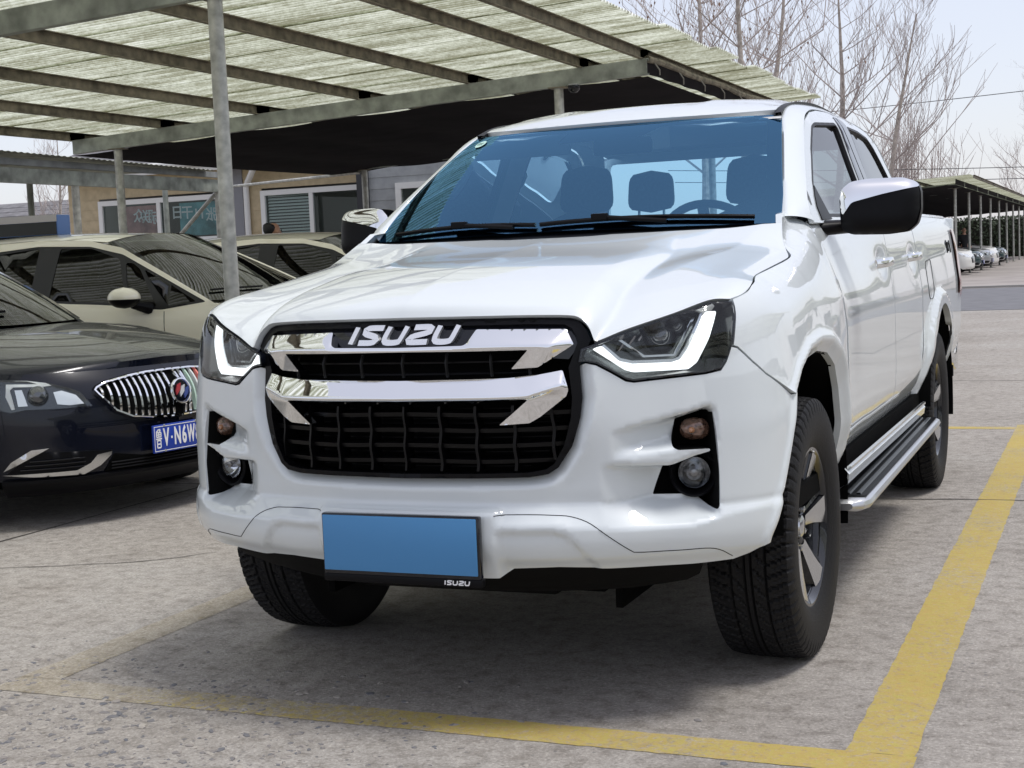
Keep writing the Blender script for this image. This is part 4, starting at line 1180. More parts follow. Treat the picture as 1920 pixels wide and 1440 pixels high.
    # cabin floor, seats
    MB().box((-.78, cowl_y+.15, .30), (.78, L-.35, .55)).build('cabin_floor', void, root)
    if detail:
        MB().grid([[(x, cowl_y+.1+.2*t, cowl_z-.02-.06*t*t) for x in np.linspace(-.72, .72, 9)] for t in np.linspace(0, 2, 6)]).build('dashboard', dash, root)
        for s in (1, -1):
            cushion('seat_back', (s*.37, cowl_y+1.15, .90), .24, .08, .30, .25, .7, g.get('seat', cloth), root)
            cushion('headrest', (s*.37, cowl_y+1.26, 1.25), .12, .05, .09, .1, .9, g.get('seat', cloth), root)
    for yc in arches:
        for s in (1, -1):
            x = sk.X0(max(yc, sk.ys))-.11
            road_wheel(root, s*x, yc, s, wheel_r)
            P = [[(xx, yc-(wheel_r+.045)*math.cos(a), wheel_r+(wheel_r+.045)*math.sin(a)) for a in [math.pi*k/16 for k in range(17)]] for xx in (s*(x+.10), s*.45)]
            MB().grid(P).build('arch_liner', void, root)
    MB().box((-.62, .45, .17), (.62, L-.2, .30)).build('underbody', void, root)
    return body

def car_root(name, label, cat, org, heading, group=None):
    r_ = thing(name, label, cat, (org[0], org[1], 0), group); r_.rotation_euler = (0, 0, R(heading+90)); LOCAL.add(r_.name); return r_

# ---------------------------------------------------------------- dark blue-black saloon on the left
navy = mat('navy_paint', (.003, .0045, .011), .25, 0, .5, spec=.2)
dark_gl = glass('dark_glass', (.045, .05, .05), ior=1.55)
saloon = car_root('parked_saloon', 'dark blue-black saloon with waterfall grille and blue number plate under the carport', 'car', (-2.731, 2.834), -10)
SB = Skin([(0, 0), (.3, .025), (.5, .08), (.65, .16), (.76, .26), (.84, .39), (.885, .55), (.9, .8)],
          [(.15, .10), (.25, .02), (.35, 0), (.5, .0), (.6, .02), (.7, .06), (.8, .14)], [(.8, .9), (2.4, .905), (3.8, .89), (4.6, .72)],
          [(.15, .94), (.3, .985), (.5, 1.0), (.7, .995), (.85, .97), (.95, .93), (1.0, .90)])
ztB = sm_tab([(0, .755), (.1, .757), (.25, .765), (.42, .775), (.6, .80), (.9, .86), (1.3, .925), (2.2, .955), (3.6, .99), (4.3, .99), (4.6, .96)])
ghB = dict(xb=.845, xr=.60, zb=.93, zr=1.44, crown=.035, wsk=.32, roof=(2.5, 3.4), zedge=sm_tab([(2.4, 1.39), (2.7, 1.43), (3.0, 1.44), (3.45, 1.40)]), rear_base=(4.15, 1.0),
           side=[(1.60, .92), (4.2, .97), (3.8, 1.25), (3.4, 1.41), (3.0, 1.45), (2.5, 1.41), (2.0, 1.16)], dlo=[(1.85, .96), (3.85, 1.01), (3.65, 1.20), (3.35, 1.37), (3.0, 1.40), (2.58, 1.37), (2.14, 1.16)],
           wins=[[(2.12, .985), (2.78, 1.0), (2.78, 1.38), (2.64, 1.36), (2.36, 1.2)], [(2.88, 1.0), (3.7, 1.02), (3.52, 1.22), (3.25, 1.35), (2.88, 1.38)]], glass=dark_gl, wsglass=glass('saloon_screen', (.72, .80, .70), ior=1.38), seat=mat('beige_seat', (.35, .31, .25), .7))
car_body(saloon, SB, 4.6, ztB, navy, (.92, 3.6), hood_c=[(.10, .80), (.25, .838), (.5, .88), (.9, .925), (1.27, .950)], cowl_y=1.30, cowl_z=.955, gh=ghB, step=.035)
on = SB.on
# grille: flattened oval with vertical bars
GR = [(0, .735), (.15, .733), (.263, .724), (.40, .704), (.455, .682), (.470, .668), (.455, .645), (.385, .557), (.305, .518), (.17, .498), (0, .493)]
grB = GR+[(-u, z) for u, z in reversed(GR[1:-1])]; grB.reverse()
panel('grille_backing', grB, on(.004), void, saloon, step=.04, thick=.01)
gs = panel('grille_surround', grB, on(lambda u, z: .028), chrome, saloon, holes=[inset(grB, .016)], step=.012, thick=.03)[0]
GTop = sm_tab([(0, .735), (.15, .733), (.263, .724), (.40, .704), (.47, .668)]); GBot = sm_tab([(0, .493), (.17, .498), (.305, .518), (.385, .557), (.455, .645), (.47, .667)])
for k in range(-11, 12):
    u = k*.0395
    z0, z1 = GBot(abs(u))+.012, GTop(abs(u))-.012
    if z1-z0 < .03 or abs(u) < .02: continue
    rows = []
    for t in np.linspace(0, 1, 9):
        z = z0+(z1-z0)*t; bow = .028-.02*(2*t-1)**2
        rows.append([SB.W(u-.009, z, .006), SB.W(u-.0055, z, .006+bow), SB.W(u+.0055, z, .006+bow), SB.W(u+.009, z, .006)])
    mm = chrome if k not in (3, 4, 5, 6) else mat('stripe%d' % k, {3: (.45, .60, .50), 4: (.62, .63, .62), 5: (.75, .22, .18), 6: (.75, .75, .74)}[k], .3)
    MB().grid(rows).build('grille_bar', mm, saloon, sharp=25)
# round emblem with three slanting shields
ec = np.array(SB.W(0, .618, .048))
ER = Matrix.Translation(Vector(ec)) @ Matrix.Rotation(R(-8), 4, 'X')
em = MB().lathe([(0, .068), (-.010, .066), (-.012, .060), (-.006, .056), (0, .054)], 36, 'y').xf(ER).build('emblem_ring', chrome, saloon)
MB().lathe([(-.002, .0005), (-.002, .057)], 36, 'y').xf(ER).build('emblem_field', gloss_black, em)
for dx, col in ((-.026, (.50, .06, .07)), (0, (.72, .73, .75)), (.026, (.08, .12, .35))):
    sh = [(dx-.010+.012, .022-dx*.4), (dx+.014+.012, .030-dx*.4), (dx+.012+.004, -.005-dx*.4), (dx-.006-.006, -.030-dx*.4), (dx-.018+.004, -.008-dx*.4)]
    MB().prism(sh, -.010, -.003, lambda a, b, h: (a, h, b)).xf(ER).build('emblem_shield', mat('shield_%.2f' % dx, col, .25, .4), em)
# headlights
HB = [(.50, .592), (.545, .664), (.588, .690), (.672, .716), (.762, .733), (.905, .742), (1.02, .745), (1.03, .70), (.98, .625), (.936, .602), (.877, .583), (.802, .594), (.65, .590)]
clear = mat('lamp_silver', (.85, .86, .84), .22, .6)
for s in (1, -1):
    def cwp(P):
        P = [(s*u, z) for u, z in P]; ar = sum(P[i][0]*P[(i+1) % len(P)][1]-P[(i+1) % len(P)][0]*P[i][1] for i in range(len(P))); return P if ar > 0 else P[::-1]
    h = panel('headlight', cwp(HB), on(.004), mat('lamp_house', (.10, .105, .11), .18, .8), saloon, step=.03, thick=.03)[0]
    panel('light_guide', cwp([(.868, .720), (.70, .712), (.66, .702), (.70, .700), (.838, .705), (.858, .69), (.852, .60), (.868, .598), (.885, .66)]), on(.010), mat('guide_white', (.85, .86, .84), .3), h, step=.03, thick=.006)
    panel('reflector', cwp([(.53, .605), (.56, .65), (.62, .675), (.66, .67), (.655, .612), (.60, .603)]), on(.009), clear, h, step=.03, thick=.004)
    panel('reflector', cwp([(.79, .612), (.80, .69), (.835, .69), (.835, .612)]), on(.009), clear, h, step=.03, thick=.004)
    pc_ = SB.W(s*.735, .655, .004)
    MB().lathe([(-.05, .0005), (-.045, .025), (-.02, .045), (0, .05)], 28, 'y').xf(Matrix.Translation(Vector(pc_)) @ Matrix.Rotation(s*R(35), 4, 'Z')).build('projector_lens', mat('lens_dark', (.03, .035, .04), .03, 0, 1.0, spec=1.0), h)
    panel('lens', cwp(HB), on(.034), glass('lamp_cover', (.95, .97, .97), ior=1.22), h, step=.04, thick=.03)
    # fog recess with chrome wing
    panel('fog_recess', cwp([(.44, .352), (.416, .367), (.757, .386), (.866, .334), (.93, .285), (.80, .274), (.57, .268), (.49, .30)]), on(.006), black, saloon, step=.03, thick=.01)
    panel('fog_wing', cwp([(.425, .360), (.50, .352), (.535, .315), (.60, .285), (.80, .285), (.945, .283), (.80, .268), (.565, .262), (.485, .298), (.43, .345)]), on(.016), mat('satin_chrome', (.66, .67, .68), .2, 1.0), saloon, step=.02, thick=.01)
    panel('fog_brow', cwp([(.757, .386), (.866, .334), (.94, .30), (.90, .345), (.80, .40), (.72, .405)]), on(.014), mat('satin_chrome', (.66, .67, .68), .2, 1.0), saloon, step=.02, thick=.01)
    for z in (.305, .325, .345):
        MB().tube([SB.W(s*u, z, .012) for u in np.linspace(.56, .86-(z-.305)*1.2, 8)], .004, 5).build('fog_slat', gloss_black, saloon)
LGp = [(-.46, .30), (.46, .30), (.40, .348), (.2, .322), (-.2, .322), (-.40, .348)]
panel('lower_grille', [(-.46, .262), (.46, .262), (.41, .348), (.24, .318), (-.24, .318), (-.41, .348)], on(.006), void, saloon, step=.04, thick=.01)
for z in (.275, .29, .305):
    MB().tube([SB.W(u, z, .016) for u in np.linspace(-.43, .43, 21)], .004, 5).build('lower_grille_slat', black, saloon)
rows = [[SB.W(u, z, d) for u in np.linspace(-.95, .95, 41)] for z, d in ((.258, .004), (.25, .022), (.235, .026), (.20, .01), (.16, -.04))]
MB().grid(rows).build('front_lip', black, saloon)
panel('bumper_crease', [(-.48, .46), (-.24, .478), (.24, .478), (.48, .46), (.72, .50), (.95, .50), (.95, .496), (.72, .494), (.48, .452), (.24, .470), (-.24, .470), (-.48, .452), (-.72, .494), (-.95, .496), (-.95, .50), (-.72, .50)][::-1], on(.003), navy, saloon, step=.05, thick=.004) if False else None
# number plate
PS = Matrix.Translation((-.034, 0, 0)) @ Matrix.Diagonal((.84, 1, 1, 1))
pm = MB().box((-.22, -.038, .322), (.22, -.026, .462), .003).xf(PS).build('number_plate', mat('plate_deep_blue', (.012, .045, .34), .4), saloon)
pw = mat('print_white', (.8, .8, .8), .5)
bd = MB()
for a, b_ in (((-.213, -.0395, .329), (.213, -.0385, .3325)), ((-.213, -.0395, .4515), (.213, -.0385, .455)), ((-.213, -.0395, .3325), (-.2095, -.0385, .4515)), ((.2095, -.0395, .3325), (.213, -.0385, .4515))): bd.box(a, b_)
bd.xf(PS).build('plate_border', pw, pm)
PX90 = Matrix.Rotation(R(90), 4, 'X')
def put_text(s, x, z, size, par, m, y=-.0392, sx=1.0, bold=.0):
    t = text_mesh(s, size, .002, bold); t.xf(PS @ Matrix.Translation((x, y, z)) @ Matrix.Diagonal((sx, 1, 1, 1)) @ PX90); t.build('character', m, par, smooth=False)
for ch, x in (('V', -.118), ('N', -.026), ('6', .030), ('W', .087), ('8', .143), ('3', .192)):
    put_text(ch, x, .392, .122, pm, pw, sx=.60 if ch != 'W' else .48, bold=.0035)
MB().box((-.079, -.0395, .386), (-.067, -.0385, .398)).xf(PS).build('plate_dot', pw, pm)
# province character from strokes
b = MB()
def bar(x0, z0, x1, z1, w=.0035):
    p, q = Vector((x0, z0)), Vector((x1, z1)); d = (q-p).normalized(); n_ = Vector((-d.y, d.x))*w
    P = [p+n_, q+n_, q-n_, p-n_]; b.prism([tuple(v) for v in P], -.0395, -.0383, lambda a, c_, h: (a, h, c_))
cx, cz = -.178, .392
for a in ((-.020, .034, .0, .046), (-.006, .046, .014, .046), (.014, .046, .006, .034), (-.018, .032, .018, .032), (-.018, .010, .018, .010), (-.018, .032, -.018, .010), (.018, .032, .018, .010), (-.018, .021, .018, .021), (0, .032, 0, .010), (-.024, .0, .024, .0),
          (-.014, -.008, .014, -.008), (-.014, -.044, .014, -.044), (-.014, -.026, .014, -.026), (-.014, -.008, -.014, -.044), (.014, -.008, .014, -.044)):
    bar(cx+a[0], cz+a[1], cx+a[2], cz+a[3])
tag(b.xf(PS).build('character', pw, pm, smooth=False), kind='stuff')
for x in (-.13, .13):
    for z in (.330, .456):
        MB().lathe([(-.042, .0005), (-.042, .006), (-.038, .007)], 10, 'y', (x, 0, z)).xf(PS).build('plate_screw', steel, pm)

# ---------------------------------------------------------------- cream hatchbacks
cream = mat('cream_paint', (.90, .85, .69), .28, 0, 1.0)
SC = Skin([(0, 0), (.3, .02), (.5, .07), (.65, .15), (.76, .26), (.83, .40), (.87, .60), (.88, .9)],
          [(.15, .08), (.3, 0), (.5, .0), (.7, .06), (.85, .18), (.95, .3)], [(.9, .88), (2.6, .885), (3.7, .87), (4.35, .74)], [(.15, .93), (.3, .98), (.5, 1.0), (.8, .995), (.95, .965), (1.05, .93)])
ztC = sm_tab([(0, .76), (.2, .80), (.5, .87), (.9, .945), (1.2, .995), (1.65, .955), (2.1, 1.0), (2.7, 1.03), (3.6, 1.07), (4.35, 1.07)])
ghC = dict(xb=.845, xr=.63, zb=.97, zr=1.52, crown=.05, roof=(2.25, 3.95), zedge=sm_tab([(2.0, 1.44), (2.4, 1.485), (2.9, 1.51), (3.5, 1.49), (4.0, 1.42)]), rear_base=(4.3, 1.09),
           side=[(1.18, .985), (1.66, .94), (2.1, .985), (2.7, 1.02), (4.3, 1.06), (4.2, 1.25), (3.95, 1.42), (3.5, 1.49), (2.9, 1.51), (2.42, 1.49), (2.10, 1.425), (1.66, 1.22)],
           dlo=[(1.27, 1.005), (1.66, .957), (2.0, .985), (2.7, 1.035), (3.85, 1.08), (3.95, 1.14), (3.85, 1.28), (3.55, 1.42), (2.9, 1.465), (2.40, 1.445), (2.08, 1.375), (1.66, 1.185)],
           wins=[[(1.36, 1.01), (1.60, .985), (1.82, 1.20), (1.86, 1.255), (1.72, 1.20)], [(1.70, .985), (1.92, 1.01), (2.0, 1.17), (2.04, 1.31), (1.98, 1.31), (1.90, 1.26)], [(1.98, 1.015), (2.70, 1.05), (2.68, 1.44), (2.38, 1.428), (2.10, 1.34), (2.04, 1.18)], [(2.88, 1.065), (3.60, 1.095), (3.66, 1.16), (3.45, 1.40), (2.88, 1.45)]],
           glass=dark_gl, wsglass=glass('cream_screen', (.22, .27, .23), ior=1.6), wsb=.10)
def cream_car(label, org, first=[]):
    c_ = car_root('cream_hatchback', label, 'car', org, 0, 'cream hatchbacks under the carport')
    car_body(c_, SC, 4.35, ztC, cream, (.86, 3.45), hood_c=[(.12, .84), (.35, .91), (.7, .97), (1.16, 1.0)], cowl_y=1.20, cowl_z=1.0, gh=ghC, wheel_r=.30)
    for s in (1, -1):
        # two-tone mirror shell
        Q = Matrix.Translation((s*1.0, 1.86, 1.055))
        def ell(z0, z1, k_):
            P = []
            for i in range(9):
                v = z0+(z1-z0)*i/8; q = math.sqrt(max(0, 1-v*v)); P.append([(.105*q*math.cos(a)*k_, .125*q*math.sin(a)*k_, .078*v*k_) for a in [2*math.pi*j/24 for j in range(25)]])
            return MB().grid(P).xf(Q)
        mm = ell(-.12, 1, 1.0).build('door_mirror', cream, c_)
        ell(-1, -.12, .985).build('mirror_lower', black, mm)
        MB().tube([Q @ Vector((-s*.05, -.03, -.05)), Q @ Vector((-s*.17, -.10, -.085))], [.03, .05], 10).build('mirror_arm', black, mm)
    # door joints, side badge, indicator repeater, lower trim
    for y in (1.63, 2.80, 3.72):
        for s in (1, -1):
            z1 = ztC(y)-.01
            MB().tube([SC.W(s*SC.uy(y-.05*(1-(z-.3)/.7) if y < 2 else y), z, .0004) for z in np.linspace(.30, z1, 10)], .003, 5).build('door_joint', black, c_)
    for s in (1, -1):
        MB().box((s*.865-.012, 1.44, .765), (s*.865+.020, 1.52, .80), .006).build('side_badge', mat('badge_grey', (.45, .42, .36), .3, .6), c_)
        MB().grid([[SC.W(s*SC.uy(y), z, .010) for y in np.linspace(1.25, 3.05, 10)] for z in (.20, .28, .34)]).build('sill_trim', black, c_)
        for yh in (2.62, 3.45):
            MB().tube([SC.W(s*SC.uy(yh-.09), .90, 0), SC.W(s*SC.uy(yh-.06), .905, .035), SC.W(s*SC.uy(yh+.06), .905, .035), SC.W(s*SC.uy(yh+.09), .90, 0)], .012, 8).build('door_handle', cream, c_)
    fg = [(-.45, .42), (.45, .42), (.5, .60), (.3, .66), (-.3, .66), (-.5, .60)]
    panel('grille', fg, SC.on(.004), gloss_black, c_, step=.05, thick=.01)
    for s in (1, -1):
        P = [(s*u, z) for u, z in [(.52, .62), (.62, .72), (.95, .80), (1.05, .78), (.9, .68), (.7, .62)]]; P = P if s > 0 else P[::-1]
        P = P[::-1] if sum(P[i][0]*P[(i+1) % 6][1]-P[(i+1) % 6][0]*P[i][1] for i in range(6)) < 0 else P
        panel('headlight', P, SC.on(.005), clear, c_, step=.05, thick=.01)
    return c_
cream_car('cream hatchback nearer the camera, beside the dark saloon, mirror half black', (-3.05, 6.28))
cream_car('cream hatchback farther back, half hidden behind the pickup and the steel post', (-2.85, 9.08))
# ================================================================== SETTING
def concrete_mat():
    m = bpy.data.materials.new('concrete_yard'); m.use_nodes = True; nt = m.node_tree; b = nt.nodes['Principled BSDF']; N = nt.nodes.new; Lk = nt.links.new
    tc = N('ShaderNodeTexCoord')
    def noise(sc, det=5, rough=.6, vec=None):
        n = N('ShaderNodeTexNoise'); n.inputs['Scale'].default_value = sc; n.inputs['Detail'].default_value = det; n.inputs['Roughness'].default_value = rough
        Lk(vec or tc.outputs['Object'], n.inputs['Vector']); return n
    def ramp(src, stops):
        r_ = N('ShaderNodeValToRGB'); e = r_.color_ramp.elements
        e[0].position, e[0].color = stops[0][0], (*stops[0][1], 1); e[1].position, e[1].color = stops[-1][0], (*stops[-1][1], 1)
        for p, c_ in stops[1:-1]:
            q = e.new(p); q.color = (*c_, 1)
        Lk(src, r_.inputs['Fac']); return r_
    def mix(a, b_, f, mode='MIX'):
        x = N('ShaderNodeMix'); x.data_type = 'RGBA'; x.blend_type = mode
        if isinstance(f, (int, float)): x.inputs['Factor'].default_value = f
        else: Lk(f, x.inputs['Factor'])
        Lk(a, x.inputs['A']); Lk(b_, x.inputs['B']); return x.outputs['Result']
    base = ramp(noise(.55, 6, .65).outputs['Fac'], [(.3, (.27, .248, .222)), (.5, (.345, .32, .29)), (.7, (.395, .375, .348))])
    fine = ramp(noise(95, 6, .8).outputs['Fac'], [(.28, (.22, .20, .19)), (.42, (.80, .79, .78)), (.55, (1, 1, 1)), (.70, (1.75, 1.72, 1.68))])
    c1 = mix(base.outputs['Color'], fine.outputs['Color'], 1.0, 'MULTIPLY')
    med = ramp(noise(17, 5, .7).outputs['Fac'], [(.30, (.62, .60, .58)), (.5, (1, 1, 1)), (.7, (1.2, 1.2, 1.2))])
    c2 = mix(c1, med.outputs['Color'], 1.0, 'MULTIPLY')
    # exposed aggregate: stone chips of various greys, thicker where the skin has worn off
    vo = N('ShaderNodeTexVoronoi'); vo.inputs['Scale'].default_value = 46; vo.inputs['Randomness'].default_value = 1.0; Lk(tc.outputs['Object'], vo.inputs['Vector'])
    chip = ramp(vo.outputs['Distance'], [(.16, (1, 1, 1)), (.30, (0, 0, 0))])
    sel = N('ShaderNodeSeparateColor'); Lk(vo.outputs['Color'], sel.inputs['Color'])
    gt = N('ShaderNodeMath'); gt.operation = 'GREATER_THAN'; gt.inputs[1].default_value = .58; Lk(sel.outputs['Red'], gt.inputs[0])
    wear = ramp(noise(.8, 4, .6).outputs['Fac'], [(.42, (.15, .15, .15)), (.60, (1, 1, 1))])
    mm = N('ShaderNodeMath'); mm.operation = 'MULTIPLY'; Lk(chip.outputs['Color'], mm.inputs[0]); Lk(gt.outputs['Value'], mm.inputs[1])
    m2 = N('ShaderNodeMath'); m2.operation = 'MULTIPLY'; Lk(mm.outputs['Value'], m2.inputs[0]); Lk(wear.outputs['Color'], m2.inputs[1])
    m3 = N('ShaderNodeMath'); m3.operation = 'MULTIPLY'; m3.inputs[1].default_value = .9; Lk(m2.outputs['Value'], m3.inputs[0])
    st = ramp(sel.outputs['Green'], [(0, (.10, .10, .11)), (.4, (.20, .185, .17)), (.75, (.30, .26, .23)), (1, (.42, .40, .38))])
    c3 = mix(c2, st.outputs['Color'], m3.outputs['Value'])
    # oil and damp stains
    sn = ramp(noise(1.9, 5, .7).outputs['Fac'], [(.55, (1, 1, 1)), (.72, (.66, .64, .62))])
    c4 = mix(c3, sn.outputs['Color'], .8, 'MULTIPLY')
    Lk(c4, b.inputs['Base Color']); b.inputs['Roughness'].default_value = .86; b.inputs['Specular IOR Level'].default_value = .3
    h = mix(noise(95, 6, .8).outputs['Color'], noise(17, 5, .7).outputs['Color'], .45)
    bp = N('ShaderNodeBump'); bp.inputs['Strength'].default_value = .8; bp.inputs['Distance'].default_value = .012
    Lk(h, bp.inputs['Height']); Lk(bp.outputs['Normal'], b.inputs['Normal'])
    return m
def line_mat(name, col, worn=.5):
    """traffic paint rubbed through to the concrete"""
    m = concrete_mat(); m.name = name; nt = m.node_tree; b = nt.nodes['Principled BSDF']; N = nt.nodes.new; Lk = nt.links.new
    src = b.inputs['Base Color'].links[0].from_socket
    tc = N('ShaderNodeTexCoord'); n1 = N('ShaderNodeTexNoise'); n1.inputs['Scale'].default_value = 42; n1.inputs['Detail'].default_value = 7; n1.inputs['Roughness'].default_value = .8
    n2 = N('ShaderNodeTexNoise'); n2.inputs['Scale'].default_value = 2.3; n2.inputs['Detail'].default_value = 3
    Lk(tc.outputs['Object'], n1.inputs['Vector']); Lk(tc.outputs['Object'], n2.inputs['Vector'])
    # the left end of the bay is worn most: x decides how much paint is left
    sx = N('ShaderNodeSeparateXYZ'); Lk(tc.outputs['Object'], sx.inputs['Vector'])
    mr = N('ShaderNodeMapRange'); mr.inputs['From Min'].default_value = -1.6; mr.inputs['From Max'].default_value = .3; mr.inputs['To Min'].default_value = .15; mr.inputs['To Max'].default_value = -.13
    Lk(sx.outputs['X'], mr.inputs['Value'])
    a = N('ShaderNodeMath'); a.operation = 'MULTIPLY_ADD'; a.inputs[1].default_value = .35; Lk(n2.outputs['Fac'], a.inputs[0]); Lk(n1.outputs['Fac'], a.inputs[2])
    a2 = N('ShaderNodeMath'); a2.operation = 'ADD'; Lk(a.outputs['Value'], a2.inputs[0]); Lk(mr.outputs['Result'], a2.inputs[1])
    r_ = N('ShaderNodeMapRange'); r_.inputs['From Min'].default_value = worn+.10; r_.inputs['From Max'].default_value = worn+.26; r_.inputs['To Min'].default_value = .88; r_.inputs['To Max'].default_value = .12
    Lk(a2.outputs['Value'], r_.inputs['Value'])
    tn = N('ShaderNodeMix'); tn.data_type = 'RGBA'; tn.blend_type = 'MULTIPLY'; tn.inputs['Factor'].default_value = .45; tn.inputs['A'].default_value = (*col, 1); Lk(n1.outputs['Color'], tn.inputs['B'])
    x = N('ShaderNodeMix'); x.data_type = 'RGBA'; Lk(r_.outputs['Result'], x.inputs['Factor']); Lk(src, x.inputs['A']); Lk(tn.outputs['Result'], x.inputs['B'])
    Lk(x.outputs['Result'], b.inputs['Base Color']); return m
GM = concrete_mat()
ground = obj('ground', [(-400, -120, 0), (400, -120, 0), (400, 900, 0), (-400, 900, 0)], [(0, 1, 2, 3)], GM, None, False); ground['kind'] = 'structure'
YL = line_mat('yellow_line', (.60, .45, .11), .44)
def strip(name, P, m, par=ground, z=.0014):
    return obj(name, [(x, y, z) for x, y in P], [tuple(range(len(P)))], m, par, False)
def rough_strip(x0, x1, y0, y1, n, along):
    rnd = random.Random(int(100*(x0+y0)+n)); A = []; B = []
    for i in range(n+1):
        t = i/n; j = lambda: rnd.uniform(-.003, .003)
        if along == 'y': A.append((x0+j(), y0+(y1-y0)*t)); B.append((x1+j(), y0+(y1-y0)*t))
        else: A.append((x0+(x1-x0)*t, y0+j())); B.append((x0+(x1-x0)*t, y1+j()))
    return A+B[::-1]
strip('painted_line', rough_strip(1.105, 1.265, .1085, 6.60, 160, 'y'), YL)
strip('painted_line', rough_strip(-1.40, 1.27, -.03, .108, 90, 'x'), YL)
strip('painted_line', rough_strip(-1.40, -1.255, .1085, 6.60, 160, 'y'), YL)
strip('painted_line', rough_strip(-1.25, 1.10, 6.36, 6.48, 20, 'x'), YL)
JM = mat('joint_dirt', (.055, .05, .045), .95, noise=(20, .4))
def crack(pts, w, name='slab_joint'):
    C = curve_pts(pts, max(20, int(len(pts)*14))); rnd = random.Random(len(pts)*7+int(pts[0][0]*10)); L = []; Rr = []
    for i, p in enumerate(C):
        d = C[min(i+1, len(C)-1)]-C[max(0, i-1)]; n_ = np.array((-d[1], d[0]))/np.linalg.norm(d); q = w*rnd.uniform(.5, 1.3); o_ = n_*rnd.uniform(-.006, .006)
        L.append(tuple(p+o_+n_*q)); Rr.append(tuple(p+o_-n_*q))
    V = [(x, y, .0024) for x, y in L+Rr]; n = len(L)
    return obj(name, V, [(i, i+1, n+i+1, n+i) for i in range(n-1)], JM, ground, False)
crack([(-7, 3.62), (-2, 3.6), (.5, 3.64), (1.3, 3.70), (5, 3.72)], .006)
crack([(-3.2, -4), (-3.15, 0), (-3.1, 4), (-3.2, 9), (-3.1, 16)], .007)
crack([(-5.5, 1.0), (-4.2, 1.25), (-3.1, 1.3), (-2.2, 1.62), (-1.9, 1.9)], .004, 'crack')
crack([(2.6, -3), (2.55, 4), (2.6, 12), (2.6, 22)], .008)
crack([(-6, 9.7), (0, 9.72), (5, 9.7)], .008)
crack([(-6, 15.7), (0, 15.72), (5, 15.7)], .008)
road = strip('road', [(-80, 23), (120, 22.4), (120, 34.2), (-80, 35)], mat('asphalt', (.15, .15, .16), .9, noise=(3, .15)), None, .004); road['kind'] = 'structure'
verge = strip('pavement', [(-80, 35.3), (120, 34.5), (120, 200), (-80, 200)], mat('far_paving', (.30, .27, .25), .9, noise=(.6, .18)), None, .004); verge['kind'] = 'structure'
MB().box((-80, 35.0, 0), (120, 35.22, .05)).build('kerb', mat('kerb_stone', (.34, .33, .31), .85), None)['kind'] = 'structure'
# worn patch in front: stones standing proud of the surface
rnd = random.Random(5); pb_ = MB()
ico = bmesh.new(); bmesh.ops.create_icosphere(ico, subdivisions=1, radius=1); icv = [v.co.copy() for v in ico.verts]; icf = [[v.index for v in f.verts] for f in ico.faces]; ico.free()
cnt = 0
while cnt < 2600:
    x = rnd.uniform(-1.9, 1.0); y = rnd.uniform(-1.25, .55)
    dens = max(0, 1-((x+1.05)/1.25)**2)*max(0, 1-((y+.35)/.75)**2)
    if rnd.random() > dens*1.1+.03: continue
    r_ = rnd.choice([.003, .0035, .004, .005, .006, .008, .010, .014]); s1, s2, a = rnd.uniform(.8, 1.5), rnd.uniform(.6, 1.0), rnd.uniform(0, 6.28)
    V = []
    for v in icv:
        k_ = rnd.uniform(.85, 1.15); px, py = v.x*s1*r_*k_, v.y*s2*r_*k_
        V.append((x+px*math.cos(a)-py*math.sin(a), y+px*math.sin(a)+py*math.cos(a), v.z*r_*.55-r_*.12))
    pb_.add(V, icf); cnt += 1
def pebble_mat():
    m = mat('pebble', (.2, .2, .2), .8); nt = m.node_tree; b = nt.nodes['Principled BSDF']
    tc = nt.nodes.new('ShaderNodeTexCoord'); vo = nt.nodes.new('ShaderNodeTexVoronoi'); vo.inputs['Scale'].default_value = 45
    nt.links.new(tc.outputs['Object'], vo.inputs['Vector']); s = nt.nodes.new('ShaderNodeSeparateColor'); nt.links.new(vo.outputs['Color'], s.inputs['Color'])
    r_ = nt.nodes.new('ShaderNodeValToRGB'); e = r_.color_ramp.elements; e[0].color = (.12, .125, .14, 1); e[1].color = (.36, .33, .29, 1); q = e.new(.5); q.color = (.22, .20, .185, 1)
    nt.links.new(s.outputs['Red'], r_.inputs['Fac']); nt.links.new(r_.outputs['Color'], b.inputs['Base Color']); return m
pbo = pb_.build('exposed_pebbles', pebble_mat(), None); tag(pbo, 'small grey stones standing out of the worn concrete in front', 'pebbles', kind='stuff')

